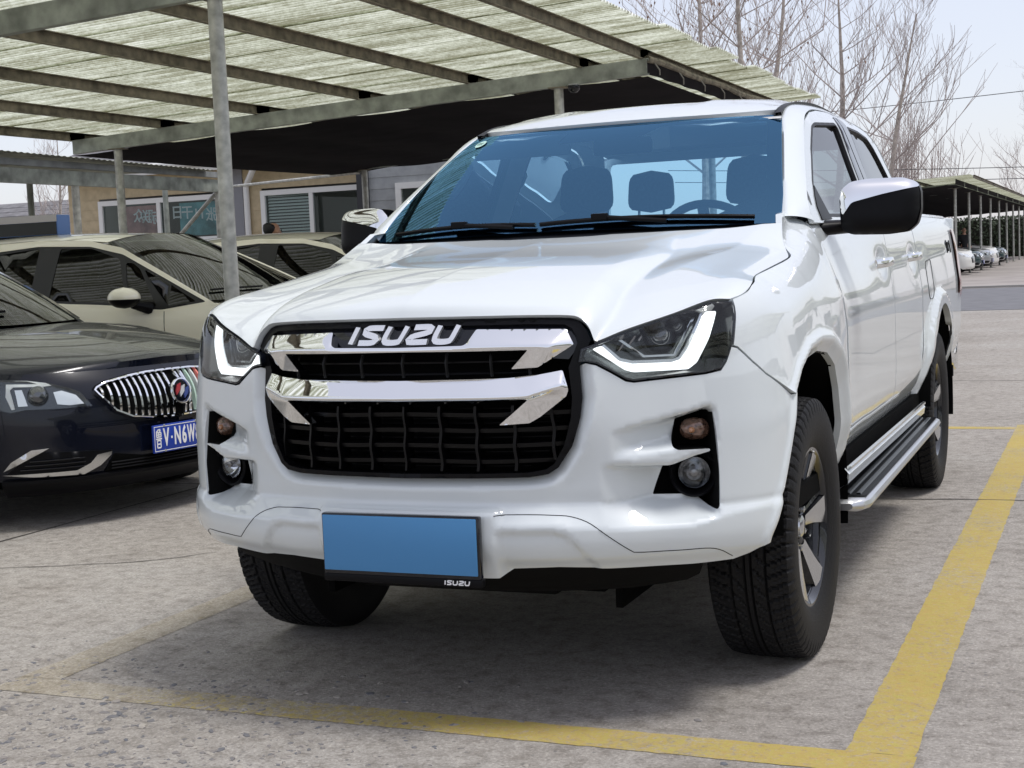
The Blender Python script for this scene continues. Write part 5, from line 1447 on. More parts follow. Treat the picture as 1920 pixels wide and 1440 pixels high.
# ------------------------------------------------------------------ carport beside the bay
def sheet_mat():
    m = bpy.data.materials.new('fibreglass_sheet'); m.use_nodes = True; nt = m.node_tree; nt.nodes.clear(); N = nt.nodes.new; Lk = nt.links.new
    o = N('ShaderNodeOutputMaterial'); d = N('ShaderNodeBsdfDiffuse'); t = N('ShaderNodeBsdfTranslucent'); x = N('ShaderNodeMixShader'); x.inputs['Fac'].default_value = .84
    tc = N('ShaderNodeTexCoord'); mp = N('ShaderNodeMapping'); mp.inputs['Scale'].default_value = (.8, 4.5, 2); Lk(tc.outputs['Object'], mp.inputs['Vector'])
    n = N('ShaderNodeTexNoise'); n.inputs['Scale'].default_value = 1.0; n.inputs['Detail'].default_value = 7; n.inputs['Roughness'].default_value = .7; Lk(mp.outputs['Vector'], n.inputs['Vector'])
    n2 = N('ShaderNodeTexNoise'); n2.inputs['Scale'].default_value = 22; n2.inputs['Detail'].default_value = 6; n2.inputs['Roughness'].default_value = .75; Lk(tc.outputs['Object'], n2.inputs['Vector'])
    a = N('ShaderNodeMath'); a.operation = 'MULTIPLY_ADD'; a.inputs[1].default_value = .50; Lk(n2.outputs['Fac'], a.inputs[0]); Lk(n.outputs['Fac'], a.inputs[2])
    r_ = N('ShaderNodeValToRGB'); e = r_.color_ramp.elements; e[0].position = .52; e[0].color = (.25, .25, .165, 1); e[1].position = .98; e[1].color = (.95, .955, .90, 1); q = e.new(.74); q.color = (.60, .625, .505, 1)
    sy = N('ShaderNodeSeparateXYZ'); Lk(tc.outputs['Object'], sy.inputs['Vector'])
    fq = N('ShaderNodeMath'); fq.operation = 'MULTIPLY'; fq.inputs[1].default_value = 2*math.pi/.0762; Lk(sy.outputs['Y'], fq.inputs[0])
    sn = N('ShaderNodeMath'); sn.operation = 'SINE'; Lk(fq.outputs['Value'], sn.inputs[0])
    a3 = N('ShaderNodeMath'); a3.operation = 'MULTIPLY_ADD'; a3.inputs[1].default_value = .19; Lk(sn.outputs['Value'], a3.inputs[0]); Lk(a.outputs['Value'], a3.inputs[2])   # rib shading painted into the colour: crests lighter, valleys darker
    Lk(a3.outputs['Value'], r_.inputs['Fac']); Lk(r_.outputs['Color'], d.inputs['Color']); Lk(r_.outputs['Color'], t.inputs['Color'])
    Lk(d.outputs['BSDF'], x.inputs[1]); Lk(t.outputs['BSDF'], x.inputs[2]); Lk(x.outputs['Shader'], o.inputs['Surface']); return m
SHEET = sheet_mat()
beam_m = mat('beam_steel', (.30, .32, .28), .5, .35, noise=(6, .4), bump=(30, .15))
purl_m = mat('purlin_rusty', (.20, .175, .13), .75, .1, noise=(9, .5), bump=(40, .2))
cloth_m = mat('black_shade_cloth', (.011, .009, .011), .95, spec=.1, noise=(3, .3))
ZB = lambda x: 2.62+(x+9.2)*.044          # underside of the beams
def c_beam(name, x0, x1, y, z0, par, h=.155, w=.07, m=beam_m):
    """lipped channel along X following the roof slope"""
    prof = [(0, 0), (w, 0), (w, .02), (w-.006, .02), (w-.006, .006), (.006, .006), (.006, h-.006), (w-.006, h-.006), (w-.006, h-.02), (w, h-.02), (w, h), (0, h)]
    b = MB(); rows = [[(x, y-w/2+p, z0(x)+q) for p, q in prof+prof[:1]] for x in (x0, x1)]; b.grid(rows)
    for r_ in rows: b.add(r_[:-1], [tuple(range(len(prof)))])
    return b.build(name, m, par, sharp=20)
def carport(label, y0, y1, beams, x0, x1, zoff=0.0, posts=(-3.42, -8.65), dark=None, sheets=True, bevel_edge=True, purl=None, mirror=None):
    cp = thing('carport', label, 'carport', ((x0+x1)/2, (y0+y1)/2, 0))
    mx = (lambda x: x) if mirror is None else (lambda x: mirror-x)
    Z = lambda x: ZB(x)+zoff
    for y in beams:
        xe = x1+.40-.0 if False else x1
        bo = c_beam('beam', x0+.35, x1-.42, y, Z, cp)
        for px in posts:
            b = MB(); b.tube([(px, y, 0), (px, y, Z(px)-.012)], .047, 16); po = b.build('post', steel, cp)
            MB().box((px-.09, y-.07, Z(px)-.012), (px+.09, y+.07, Z(px)-.002)).build('cap_plate', purl_m, po)
            MB().box((px-.08, y-.08, 0), (px+.08, y+.08, .012)).build('base_plate', purl_m, po)
    for x in purl:
        zt = Z(x)+.155
        for a, b_ in zip([y0+.1]+list(beams), list(beams)+[y1-.1]):
            if b_-a < .3: continue
            # channel purlins, spliced at the beams
            m_ = purl_m
            prof = [(0, 0), (.05, 0), (.05, .006), (.006, .006), (.006, .094), (.05, .094), (.05, .10), (0, .10)]
            rows = [[(x-.025+p, y, zt+q) for p, q in prof+prof[:1]] for y in (a+.02 if a in beams else a, b_+.28 if b_ in beams else b_)]
            q_ = MB().grid(rows)
            for r_ in rows: q_.add(r_[:-1], [tuple(range(len(prof)))])
            q_.build('purlin', m_, cp, sharp=20)
    if sheets:
        w = .86; k_ = 0; y = y0; rs = random.Random(int(y0*10)+3)
        while y < y1-.1:
            ye = min(y+w+.05, y1); n = int((ye-y)/.0125); dz = .004*(k_ % 2); xa = x0+rs.uniform(-.06, .04); xb = x1+rs.uniform(-.05, .07); rows = []
            for x in np.linspace(xa, xb, 7):
                sag = .006*math.sin((x-xa)*5.0)
                rows.append([(x, yy, Z(x)+.155+.10+.018+dz+sag+.014*math.sin(yy*2*math.pi/.0762)) for yy in np.linspace(y, ye, n+1)])
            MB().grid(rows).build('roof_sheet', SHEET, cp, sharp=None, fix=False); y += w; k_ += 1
    if dark:
        ya, yb = dark
        rows = [[(x, yy, Z(x)+.02-.03*math.sin(math.pi*((x-x0) % 1.25)/1.25)-.02*math.sin(math.pi*(yy-ya)/(yb-ya))) for x in np.linspace(x0+.25, x1-.45, 41)] for yy in np.linspace(ya, yb, 9)]
        MB().grid(rows).build('shade_cloth', cloth_m, cp)
        # valance where the cloth is tied to the outer rail
        rows = [[(x1-.455+.012*math.sin(yy*9)*(1-h), yy, Z(x1)+.0+h*.17) for yy in np.linspace(ya, yb, 60)] for h in (0, .5, 1)]
        MB().grid(rows).build('shade_cloth_edge', cloth_m, cp)
    return cp
PUR = (-9.3, -8.05, -6.8, -5.55, -4.30, -3.10, -2.48)
cp1 = carport('steel carport with green corrugated sheets over the parked cars', -1.95, 16.6, (-1.5, 4.3, 10.2, 16.0), -9.6, -2.0, purl=PUR, dark=(10.28, 16.25), posts=(-3.34, -8.65))
# round rail along the tied edge and loose ties
rs = random.Random(3)
MB().tube([(-2.46, y, ZB(-2.46)+.17+.01*math.sin(y*3)) for y in np.linspace(10.3, 16.4, 20)], .035, 8).build('edge_rail', purl_m, cp1)
for k_ in range(7):
    y = 10.5+k_*.85; MB().tube([(-2.44, y, ZB(-2.4)+.14), (-2.41, y+.05, ZB(-2.4)+.08), (-2.43, y+.12, ZB(-2.4)+.05-.04*rs.random())], .007, 5).build('cloth_tie', mat('old_rope', (.28, .27, .24), .9), cp1)
# far carport in the same row
cp2 = carport('far carport across the road with a row of cars under it', 45, 96, tuple(48+4.9*k for k in range(10)), -9.6, -2.6, zoff=.10, posts=(-3.35, -8.9), purl=PUR[::2], dark=(45.2, 95))
# carport opposite, on the other side of the aisle (seen mirrored in the truck's flank)
cp3 = carport('opposite carport reflected in the pickup flank', -9, 21, (-8.5, -2.8, 3.0, 8.8, 14.6, 20.4), -9.6, -2.0, purl=PUR[::2])
cp3.rotation_euler = (0, 0, math.pi); cp3.location = (11.5, 5, 0)
cp4 = carport('second opposite carport beyond the road, reflected in the pickup doors', 0, 44, (1, 8, 15, 22, 29, 36, 43), -9.6, -2.0, purl=PUR[::2])
cp4.rotation_euler = (0, 0, math.pi); cp4.location = (11.5, 60, 0)

# domed security camera under the beam
cc = thing('security_camera', 'small black dome security camera under the carport beam', 'camera', (-3.15, 10.12, 2.80))
MB().box((-3.19, 10.08, ZB(-3.15)-.035), (-3.11, 10.16, ZB(-3.15)-.001)).build('mount', mat('camera_grey', (.4, .4, .4), .5), cc)
MB().lathe([(2.80, .0005), (2.805, .03), (2.825, .052), (2.855, .060), (2.872, .058)], 24, 'z', (-3.15, 10.12, 0)).build('dome', gloss_black, cc)

# ------------------------------------------------------------------ low canopy and buildings behind
lc = thing('low_canopy', 'low weathered canopy in front of the tan building with grey edge beams', 'canopy', (-12, 13, 0))
mossy = mat('mossy_sheet', (.33, .34, .27), .8, noise=(5, .4))
for i, y in enumerate(np.arange(6.0, 14.3, .95)):
    rows = []
    for x in np.linspace(-15.5, -10.35, 3):
        rows.append([(x, yy, 2.74+(-10.35-x)*.03-.022*(yy-10.4)*.6+.006*math.sin(yy*2*math.pi/.11)) for yy in np.linspace(y, y+.99, 50)])
    MB().grid(rows).build('roof_sheet', mossy, lc, sharp=None, fix=False)
MB().box((-10.55, 6.0, 2.60), (-10.49, 15.2, 2.68)).build('gutter', mat('gutter_grey', (.25, .26, .25), .6, noise=(4, .3)), lc)
MB().box((-10.62, 6.0, 2.39), (-10.53, 15.2, 2.57)).build('edge_beam', beam_m, lc)
for y in (8.2, 11.8, 15.0):
    MB().tube([(-10.58, y, 0), (-10.58, y, 2.39)], .05, 14).build('post', steel, lc)
for y in (13.3, 16.5):
    MB().tube([(-12.6, y, 0), (-12.6, y, 2.7)], .045, 12).build('post', beam_m, lc)
MB().tube([(-11.5, 14.6, 1.35), (-10.62, 15.0, 2.38)], .03, 8).build('brace', steel, lc)

tan = mat('tan_siding', (.46, .37, .23), .75, noise=(8, .12))
greyw = mat('grey_siding', (.30, .31, .31), .75, noise=(8, .12))
wtrim = mat('white_trim', (.70, .69, .66), .5)
pane = glass('office_glass', (.80, .86, .85), ior=1.3)
def sided_wall(name, x0, x1, y, z0, z1, m, par, holes=()):
    """lapped boards: each course leans out at its foot"""
    ys = []; z = z0; h = .19
    while z < z1-.01:
        zt = min(z+h, z1)
        cuts = sorted(set([x0, x1]+[c_ for (a, b_, c0, c1) in holes if c0 < zt and c1 > z for c_ in (a, b_)]))
        for a, b_ in zip(cuts, cuts[1:]):
            mid = (a+b_)/2
            if any(ha <= mid <= hb and c0 < (z+zt)/2 < c1 for ha, hb, c0, c1 in holes): continue
            bd_ = MB(); bd_.add([(a, y-.012, z), (b_, y-.012, z), (b_, y-.004, zt), (a, y-.004, zt), (a, y+.03, z), (b_, y+.03, z), (b_, y+.03, zt), (a, y+.03, zt)], [(0, 1, 2, 3), (4, 7, 6, 5), (0, 4, 5, 1), (3, 2, 6, 7), (0, 3, 7, 4), (1, 5, 6, 2)])
            bd_.build('siding_board', m, par, smooth=False)
        z = zt
def window(par, x0, x1, z0, z1, y, n=2, blinds=False, fr=.09, panem=None):
    b = MB(); wd = bpy.data.objects.new('window', None)
    o = MB()
    o.box((x0, y-.05, z0), (x1, y+.02, z0+fr)); o.box((x0, y-.05, z1-fr), (x1, y+.02, z1)); o.box((x0, y-.05, z0+fr), (x0+fr, y+.02, z1-fr)); o.box((x1-fr, y-.05, z0+fr), (x1, y+.02, z1-fr))
    wf = o.build('window', wtrim, par, smooth=False)
    ws_ = (x1-x0-2*fr)/n
    for i in range(n):
        a = x0+fr+i*ws_
        if i: MB().box((a-.04, y-.045, z0+fr), (a+.04, y+.015, z1-fr)).build('mullion', wtrim, wf, smooth=False)
        MB().box((a, y-.008, z0+fr), (a+ws_, y-.002, z1-fr)).build('pane', panem or pane, wf, smooth=False)
        if blinds and i in blinds:
            k_ = z0+fr+.03
            while k_ < z1-fr-.02:
                MB().add([(a+.02, y+.03, k_), (a+ws_-.02, y+.03, k_), (a+ws_-.02, y+.05, k_+.035), (a+.02, y+.05, k_+.035)], [(0, 1, 2, 3)]).build('blind_slat', wtrim, wf, smooth=False); k_ += .055
    MB().box((x0-.03, y-.09, z0-.05), (x1+.03, y-.0, z0)).build('sill', wtrim, wf, smooth=False)
    return wf
tb = thing('tan_building', 'tan clapboard building with white window frames behind the cream cars', 'building', (-13.5, 20, 0))
BY = 19.0
hol = [(-15.9, -13.2, 1.78, 2.62), (-12.35, -10.3, 1.72, 2.62)]
sided_wall('wall', -16.6, -10.0, BY, 0, 3.12, tan, tb, hol)
MB().box((-16.6, BY+.04, 0), (-10.0, BY+.10, 3.12)).build('inner_wall', mat('dark_room', (.03, .03, .03), .9), tb, smooth=False) if False else None
MB().box((-16.6, BY+.9, 0), (-10.0, BY+1.0, 3.1)).build('room_back', mat('room_grey', (.16, .16, .155), .9), tb, smooth=False)
w1 = window(tb, -15.9, -13.2, 1.78, 2.62, BY, 2)
w2 = window(tb, -12.35, -10.3, 1.72, 2.62, BY, 2, blinds=(0,))
# writing inside the glass, seen from behind (mirror-written)
wr = mat('banner_print', (.8, .76, .78), .7)
for x0, x1, m_ in ((-15.85, -14.58, mat('banner_red', (.50, .26, .26), .8, noise=(3, .5))), (-14.5, -13.25, mat('banner_teal', (.18, .38, .42), .8, noise=(3, .5)))):
    MB().box((x0+.35, BY+.05, 1.9), (x1-.02, BY+.06, 2.5)).build('banner', m_, w1, smooth=False)
for s_, x, z in (('众', -15.05, 2.30), ('联', -14.86, 2.28), ('标', -14.68, 2.25), ('日', -14.2, 2.32), ('干', -13.98, 2.31), ('11', -13.72, 2.28), ('张', -13.45, 2.25)):
    t = text_mesh(s_, .26, .004, .004)
    t.xf(Matrix.Translation((x, BY+.044, z)) @ Matrix.Diagonal((-1, 1, 1, 1)) @ PX90); t.build('character', wr, w1, smooth=False)
# eaves: white fascia, gutter, downpipe, slate roof
fz = sm_tab([(-17, 2.98), (-13.2, 3.06), (-12.2, 3.20), (-11.2, 3.12), (-9.5, 2.98)])
MB().box((-16.8, BY-.42, 3.02), (-9.8, BY-.36, 3.20)).build('fascia', wtrim, tb, smooth=False)
MB().box((-16.8, BY-.36, 3.10), (-9.8, BY, 3.14)).build('soffit', wtrim, tb, smooth=False)
MB().tube([(x, BY-.47, 3.16) for x in (-16.8, -9.8)], .055, 10).build('gutter', wtrim, tb)
MB().tube([(-12.2, BY-.46, 3.10), (-12.2, BY-.44, 3.0), (-12.55, BY-.12, 2.78), (-12.62, BY-.07, 2.7), (-12.62, BY-.07, 0)], .055, 10).build('downpipe', wtrim, tb)
for i in range(9):
    y0_ = BY-.45+i*.42; MB().add([(-17, y0_, 3.20+i*.15), (-9.7, y0_, 3.20+i*.15), (-9.7, y0_+.45, 3.20+i*.15+.15), (-17, y0_+.45, 3.20+i*.15+.15), (-17, y0_, 3.17+i*.15), (-9.7, y0_, 3.17+i*.15)], [(0, 1, 2, 3), (0, 4, 5, 1)]).build('roof_course', mat('roof_slate', (.15, .145, .15), .8, noise=(6, .3)), tb, smooth=False)
MB().box((-13.22, BY-.03, 0), (-12.72, BY+.02, 3.05)).build('corner_pilaster', mat('grey_band', (.22, .22, .235), .7), tb, smooth=False)
gb = thing('grey_building', 'grey clapboard building with one white window behind the pickup cab', 'building', (-6, 18.6, 0))
sided_wall('wall', -9.75, -6.9, 18.2, 0, 2.85, greyw, gb, [(-9.25, -7.5, 1.4, 2.55)])
window(gb, -9.25, -7.5, 1.4, 2.55, 18.2, 1, fr=.10)
MB().box((-9.95, 18.12, 0), (-9.75, 18.3, 2.85)).build('corner_board', mat('dark_corner', (.03, .03, .033), .7), gb, smooth=False)
MB().box((-9.95, 19.2, 0), (-6.9, 19.3, 2.85)).build('room_back', mat('room_grey', (.16, .16, .155), .9), gb, smooth=False)
MB().box((-9.95, 18.2, 2.86), (-6.8, 22, 2.95)).build('roof', mat('roof_slate', (.15, .145, .15), .8), gb, smooth=False)
# thin rail and cable between the buildings and posts
MB().tube([(-12.4, 17.5, 2.62), (-8.7, 15.95, 2.60)], .022, 6).build('cross_rail', steel, lc)
# far house with slate roof
fh = thing('house', 'low far house with grey tiled roof behind the left canopy', 'house', (-33, 44, 0))
for i in range(10):
    MB().add([(-44, 40+i*.45, 2.4+i*.2), (-24, 40+i*.45, 2.4+i*.2), (-24+0.2, 40+i*.45+.5, 2.4+i*.2+.2), (-44, 40+i*.45+.5, 2.4+i*.2+.2), (-44, 40+i*.45, 2.35+i*.2), (-24, 40+i*.45, 2.35+i*.2)], [(0, 1, 2, 3), (0, 4, 5, 1)]).build('tile_course', mat('far_tile', (.17, .165, .17), .85, noise=(3, .3)), fh, smooth=False)
MB().box((-44, 40.4, 0), (-24.3, 44, 2.4)).build('wall', mat('far_wall', (.5, .49, .47), .8), fh, smooth=False)
# roof-top sign of the nearer cream car
sg = thing('roof_sign', 'blue roof sign with grey and black panel on the nearer cream car', 'taxi sign', (-6.62, 6.28, 1.56))
MB().box((-7.0, 6.20, 1.572), (-6.23, 6.36, 1.735), .01).build('sign_body', mat('sign_blue', (.10, .19, .46), .4), sg)
MB().box((-7.0, 6.192, 1.680), (-6.235, 6.199, 1.737)).build('sign_strip', mat('sign_grey', (.42, .40, .42), .6), sg, smooth=False)
MB().box((-7.0, 6.192, 1.577), (-6.24, 6.199, 1.678)).build('sign_panel', mat('sign_black', (.006, .008, .008), .5), sg, smooth=False)
MB().box((-6.9, 6.24, 1.535), (-6.3, 6.32, 1.572)).build('sign_foot', black, sg, smooth=False)
# ------------------------------------------------------------------ bare winter trees
bark = mat('bark', (.40, .35, .30), .9, noise=(12, .35), bump=(30, .4))
twig_m = mat('twig', (.42, .36, .33), .85)
def bare_tree(name, label, base, h, r0, seed, lean=(0, 0), depth=6, fork=.38, spread=.66, group='bare trees behind the carport', drop=0, trunk_frac=.55, dens=1.0):
    rs = random.Random(seed); t = thing(name, label, 'tree', base, group); B = Vector(base)
    tr = MB(); br = MB(); pods = MB()
    up_ = Vector((lean[0], lean[1], 1)).normalized()
    # trunk with a slow wander
    pts = []; p = B.copy(); d = up_.copy(); n = 14; seg = h*.86/n
    for i in range(n+1):
        pts.append(p.copy()); d = (d+Vector((rs.uniform(-.045, .045), rs.uniform(-.045, .045), .02))).normalized(); p = p+d*seg
    rad = [r0*(1-.93*(i/n)**.9)+.006 for i in range(n+1)]; rad[0] *= 1.35
    tr.tube(pts, rad, 9)
    def grow(p, d, L, r, lev):
        k = 3 if lev > 2 else 2
        q = [p]; dd = d.copy(); c_ = p.copy()
        for i in range(k):
            dd = (dd+Vector((rs.uniform(-.16, .16), rs.uniform(-.16, .16), rs.uniform(-.03, .15)))).normalized(); c_ = c_+dd*(L/k); q.append(c_.copy())
        br.tube(q, [max(.0026, r*(1-.42*i/k)) for i in range(k+1)], 5 if lev > 3 else 3, False)
        if lev <= 0:
            if drop and rs.random() < drop:
                o = c_-Vector((0, 0, .03)); s_ = rs.uniform(.02, .045); a = rs.uniform(0, 3.1)
                pods.add([o, o+Vector((math.cos(a)*s_*.5, math.sin(a)*s_*.5, -s_)), o+Vector((0, 0, -2*s_)), o+Vector((-math.cos(a)*s_*.5, -math.sin(a)*s_*.5, -s_))], [(0, 1, 2, 3)])
            return
        for i in range(k):
            for _ in range(1 if rs.random() > .36*dens else 2):
                s_ = q[i+1]; ax = Vector((rs.uniform(-1, 1), rs.uniform(-1, 1), rs.uniform(-.2, .9))).normalized()
                nd = (dd*(1-spread*.6)+ax*spread+Vector((0, 0, .16))).normalized()
                grow(s_, nd, L*rs.uniform(.52, .78), r*(.5 if i < k-1 else .62), lev-1)
    for i in range(int(n*fork), n+1):
        for _ in range(2 if i < n else 3):
            a = rs.uniform(0, 6.283); f = 1-(i/n-fork)/(1-fork)*.62
            nd = Vector((math.cos(a), math.sin(a), rs.uniform(.35, 1.0))).normalized()
            grow(pts[i], nd, h*.19*f*rs.uniform(.7, 1.2), rad[i]*.36, depth-2 if depth > 4 else depth-1)
    tr.build('trunk', bark, t); br.build('crown', twig_m, t, fix=False)
    if pods.v: tag(pods.build('dry_leaves', mat('dry_leaf', (.27, .17, .12), .9), t, smooth=False, fix=False), kind='stuff')
    return t
bare_tree('bare_tree', 'bare tree with hanging dry leaves above the carport roof edge, leftmost of the row', (-5.45, 23.4, 0), 8.6, .105, 11, depth=5, fork=.42, drop=.5)
bare_tree('bare_tree', 'pale forked bare tree second from the left above the carport edge', (-4.38, 21.6, 0), 8.4, .10, 23, depth=5, fork=.5, drop=.35)
bare_tree('bare_tree', 'bare tree leaning left just behind the end of the carport roof', (-4.9, 25.8, 0), 9.0, .10, 35, lean=(.03, 0), depth=5, fork=.36, drop=.2)
bare_tree('bare_tree', 'dense twiggy bare tree directly behind the cab roof corner', (-4.27, 30.4, 0), 8.2, .13, 48, depth=5, fork=.42, spread=.6, dens=1.3)
bare_tree('bare_tree', 'slender bare tree standing alone right of the cab roof', (-2.3, 24.5, 0), 6.3, .075, 59, depth=5, fork=.42, spread=.45)
bare_tree('bare_tree', 'large brownish bare tree at the right picture edge behind the far carport', (-2.3, 104, 0), 14.0, .2, 64, depth=6, fork=.28, spread=.75, dens=1.4)
bare_tree('bare_tree', 'bare tree above the far house at the left picture edge', (-29.0, 33.5, 0), 6.4, .10, 72, depth=5, fork=.25, spread=.65, dens=1.2)
# twiggy shrub: many straight shoots from the ground
sh = thing('bare_shrub', 'tall bare shrub of thin upright shoots behind the far carport', 'shrub', (-12.5, 108, 0))
rs = random.Random(9); b = MB()
for i in range(95):
    a = rs.uniform(0, 6.28); q = rs.uniform(0, 1.3); p = Vector((-12.5+math.cos(a)*q*3.0, 108+math.sin(a)*q*1.7, 0)); d = Vector((math.cos(a)*.16*q, math.sin(a)*.1, 1)).normalized(); L = rs.uniform(8.2, 12.5)*(1-.18*q)
    pts = [p+d*L*t+Vector((rs.uniform(-.05, .05), 0, 0)) for t in (0, .33, .66, 1)]; b.tube(pts, [.035, .028, .02, .01], 3, False)
    for k in range(7):
        s_ = p+d*L*rs.uniform(.35, .95); e = s_+Vector((rs.uniform(-1.2, 1.2), rs.uniform(-.5, .5), rs.uniform(.8, 2.0))); b.tube([s_, (s_+e)/2+Vector((0, 0, -.03)), e], [.018, .015, .01], 3, False)
b.build('shoots', twig_m, sh, fix=False)
# overhead cables
wire_m = mat('cable', (.05, .05, .055), .6)
for i, (a, c_, lab) in enumerate((((-14, 57, 6.6), (12, 62, 8.2), 'highest power cable crossing the sky on the right'), ((-16, 57, 4.72), (12, 62, 3.95), 'middle cable above the far carport'), ((-16, 58, 4.25), (12, 62.4, 3.55), 'lowest cable just above the far carport roof'))):
    A, C_ = Vector(a), Vector(c_)
    o = MB().tube([A.lerp(C_, t)-Vector((0, 0, .5*4*t*(1-t)*.5)) for t in np.linspace(0, 1, 16)], .016, 5).build('power_cable', wire_m, None); tag(o, lab, 'cable')

# ------------------------------------------------------------------ cars in the far carport and opposite
def repaint(root, old, new):
    for ch in root.children_recursive:
        if ch.type == 'MESH':
            for sl in ch.material_slots:
                if sl.material == old: sl.link = 'OBJECT'; sl.material = new
cream_proto = [o for o in bpy.data.objects if o.name.startswith('cream_hatchback')][0]
silver = mat('silver_paint', (.42, .43, .44), .28, .6, 1.0); pearl = mat('pearl_paint', (.74, .73, .69), .28, 0, 1.0); wine = mat('dark_green_paint', (.02, .045, .05), .22, 0, 1.0); brown = mat('bronze_paint', (.33, .15, .07), .25, .3, 1.0)
FG = 'cars under the far carport'
for proto, old, new, pos, lab in ((cream_proto, cream, pearl, (-2.95, 50.4), 'white hatchback first in the far carport row'), (saloon, navy, wine, (-2.9, 53.2), 'dark saloon second in the far carport row'),
                                  (saloon, navy, silver, (-2.9, 57.6), 'silver saloon third in the far carport row'), (cream_proto, cream, pearl, (-3.0, 62.4), 'pale hatchback fourth in the far carport row'), (saloon, navy, wine, (-3.0, 67.0), 'dark saloon last in the far carport row')):
    r_ = dup(proto, (pos[0], pos[1], 0), R(90), lab, FG); r_.name = 'parked_car'; repaint(r_, old, new)
OG = 'cars under the opposite carport'
for proto, old, new, pos, lab in ((saloon, navy, navy, (7.6, 2.6), 'dark saloon opposite, mirrored in the pickup door'), (cream_proto, cream, brown, (7.4, 5.6), 'bronze hatchback opposite, mirrored in the pickup door'), (saloon, navy, silver, (7.6, 8.6), 'silver saloon opposite, mirrored in the pickup bed side'), (cream_proto, cream, pearl, (7.5, 11.6), 'white hatchback opposite the rear of the pickup'), (saloon, navy, navy, (7.6, 14.6), 'dark saloon opposite, last before the road'), (saloon, navy, wine, (8.0, 41.0), 'dark green saloon opposite, first beyond the road'), (cream_proto, cream, brown, (8.0, 45.0), 'bronze hatchback opposite, second beyond the road'), (saloon, navy, navy, (8.0, 49.0), 'black saloon opposite, third beyond the road'), (saloon, navy, silver, (8.0, 53.0), 'silver saloon opposite, farthest beyond the road')):
    r_ = dup(proto, (pos[0], pos[1], 0), R(-90), lab, OG); r_.name = 'parked_car'; repaint(r_, old, new)
# back fences of the two far carports
for nm, x, y0_, y1_, lab in (('fence', -10.4, 44, 98, 'dark boarded fence closing the back of the far carport'), ('fence', 16.5, -12, 20, 'dark boarded fence behind the opposite carport'), ('fence', 16.5, 38, 82, 'dark boarded fence behind the opposite carport beyond the road')):
    f_ = thing(nm, lab, 'fence', (x, (y0_+y1_)/2, 0)); y = y0_; k = 0
    while y < y1_:
        MB().box((x-.02+.01*(k % 2), y, .05), (x+.02+.01*(k % 2), y+1.17, 2.35)).build('fence_panel', mat('fence_dark', (.07, .075, .07), .8, noise=(2, .3)), f_, smooth=False); y += 1.2; k += 1

f_ = thing('hedge', 'dark clipped hedge closing the far end of the far carport', 'hedge', (-6, 99, 0))
rs = random.Random(21); hv = []; hf = []
for i in range(9000):
    c_ = Vector((rs.uniform(-14, 3), 99+rs.uniform(-.6, .6), rs.uniform(0, 2.7))); a = Vector((rs.uniform(-1, 1), rs.uniform(-1, 1), rs.uniform(-1, 1))).normalized()*.13; b_ = a.orthogonal().normalized()*.08
    k = len(hv); hv += [c_+a, c_+b_, c_-a, c_-b_]; hf.append((k, k+1, k+2, k+3))
tag(obj('foliage', hv, hf, mat('hedge_leaf', (.035, .05, .025), .8), f_, False), kind='stuff')
MB().box((-14, 98.8, 0), (3, 99.2, 2.5)).build('twig_core', mat('hedge_core', (.03, .03, .02), .9), f_, smooth=False)

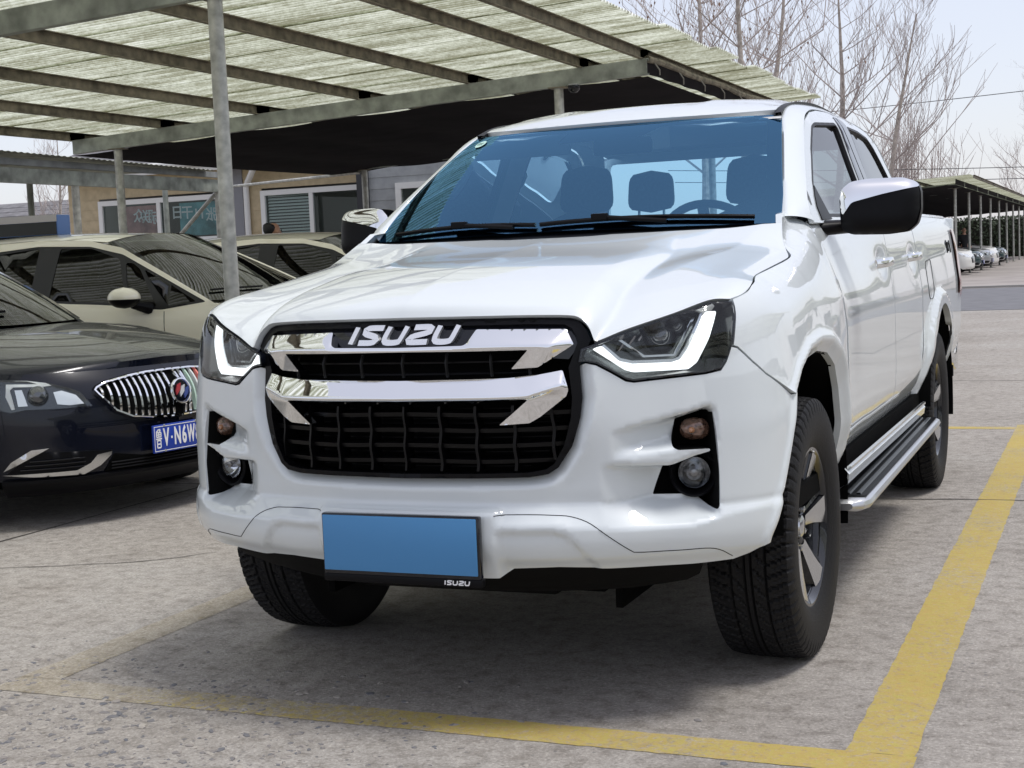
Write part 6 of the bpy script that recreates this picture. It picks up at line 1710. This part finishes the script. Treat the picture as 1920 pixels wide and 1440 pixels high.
# ------------------------------------------------------------------ people
skin_m = mat('skin', (.48, .27, .18), .55); hair_m = mat('hair', (.008, .007, .007), .6); jacket_m = mat('black_jacket', (.012, .012, .014), .8); trouser_m = mat('dark_trousers', (.02, .022, .03), .85)
def skinned(name, nodes, edges, m, par, root=0, sub=1):
    me = bpy.data.meshes.new(name); me.from_pydata([n[:3] for n in nodes], edges, []); o = bpy.data.objects.new(name, me); COL.objects.link(o)
    sk_ = o.modifiers.new('skin', 'SKIN'); o.modifiers.new('sub', 'SUBSURF').levels = sub; o.modifiers['sub'].render_levels = sub; sk_.use_smooth_shade = True
    for i, n in enumerate(nodes):
        v = me.skin_vertices[0].data[i]; v.radius = (n[3], n[4] if len(n) > 4 else n[3]); v.use_root = (i == root)
    me.materials.append(m); o.parent = par; return o
def person(label, loc, rotz, group=None):
    p = thing('person', label, 'person', loc, group); p.rotation_euler = (0, 0, rotz); LOCAL.add(p.name)
    # facing local -Y
    body = [(0, 0, .95, .13, .10), (0, .01, 1.15, .13, .10), (0, .01, 1.36, .15, .10), (0, .01, 1.46, .07, .065), (0, -.01, 1.53, .052), (0, -.015, 1.60, .075, .085), (0, -.01, 1.67, .078, .09), (0, .0, 1.73, .05, .06)]
    ed_ = [(0, 1), (1, 2), (2, 3), (3, 4), (4, 5), (5, 6), (6, 7)]
    for s in (1, -1):
        k = len(body); body += [(s*.10, 0, .88, .085), (s*.105, -.01, .50, .06), (s*.11, .01, .10, .045), (s*.11, -.10, .04, .04), (s*.19, .01, 1.40, .055), (s*.25, .02, 1.15, .045), (s*.24, -.10, .93, .035), (s*.23, -.16, .86, .022, .035)]
        ed_ += [(0, k), (k, k+1), (k+1, k+2), (k+2, k+3), (2, k+4), (k+4, k+5), (k+5, k+6), (k+6, k+7)]
    skinned('body', body, ed_, skin_m, p)
    jk = [(0, 0, .80, .165, .13), (0, .01, 1.15, .155, .12), (0, .01, 1.36, .17, .12), (0, .01, 1.455, .09, .08), (0, .0, 1.49, .07)]; je = [(0, 1), (1, 2), (2, 3), (3, 4)]
    for s in (1, -1):
        k = len(jk); jk += [(s*.20, .01, 1.40, .075), (s*.255, .02, 1.15, .062), (s*.245, -.09, .95, .05)]; je += [(2, k), (k, k+1), (k+1, k+2)]
    skinned('jacket', jk, je, jacket_m, p)
    tr_ = [(0, 0, 1.02, .145, .11), (0, 0, .92, .15, .115)]; te = [(0, 1)]
    for s in (1, -1):
        k = len(tr_); tr_ += [(s*.10, 0, .84, .10), (s*.105, -.01, .50, .075), (s*.11, .01, .09, .06)]; te += [(1, k), (k, k+1), (k+1, k+2)]
    te += [(0, 1)] if False else []
    skinned('trousers', tr_, te, trouser_m, p)
    hr = [(0, .02, 1.72, .085, .09), (0, .05, 1.66, .082, .07), (0, .065, 1.59, .06, .045)]; skinned('hair', hr, [(0, 1), (1, 2)], hair_m, p)
    for s in (1, -1):
        MB().lathe([(-.03, .004), (-.025, .018), (0, .024), (.01, .012)], 12, 'x', (s*.083, .0, 1.625)).build('ear', skin_m, p)
        MB().lathe([(-.006, .0005), (-.004, .008), (0, .011)], 10, 'y', (s*.032, -.098, 1.645)).build('eye', hair_m, p)
    MB().tube([(0, -.095, 1.65), (0, -.118, 1.61), (0, -.098, 1.60)], [.008, .014, .008], 8).build('nose', skin_m, p)
    MB().tube([(-.022, -.092, 1.568), (0, -.098, 1.566), (.022, -.092, 1.568)], .006, 6).build('mouth', mat('lips', (.35, .14, .11), .6), p)
    return p
person('person in black with short dark hair walking behind the cream cars, head turned away', (-6.88, 10.5, 0), R(160))
person('person in a black jacket among the cars of the far carport', (-4.2, 60.0, 0), R(20))
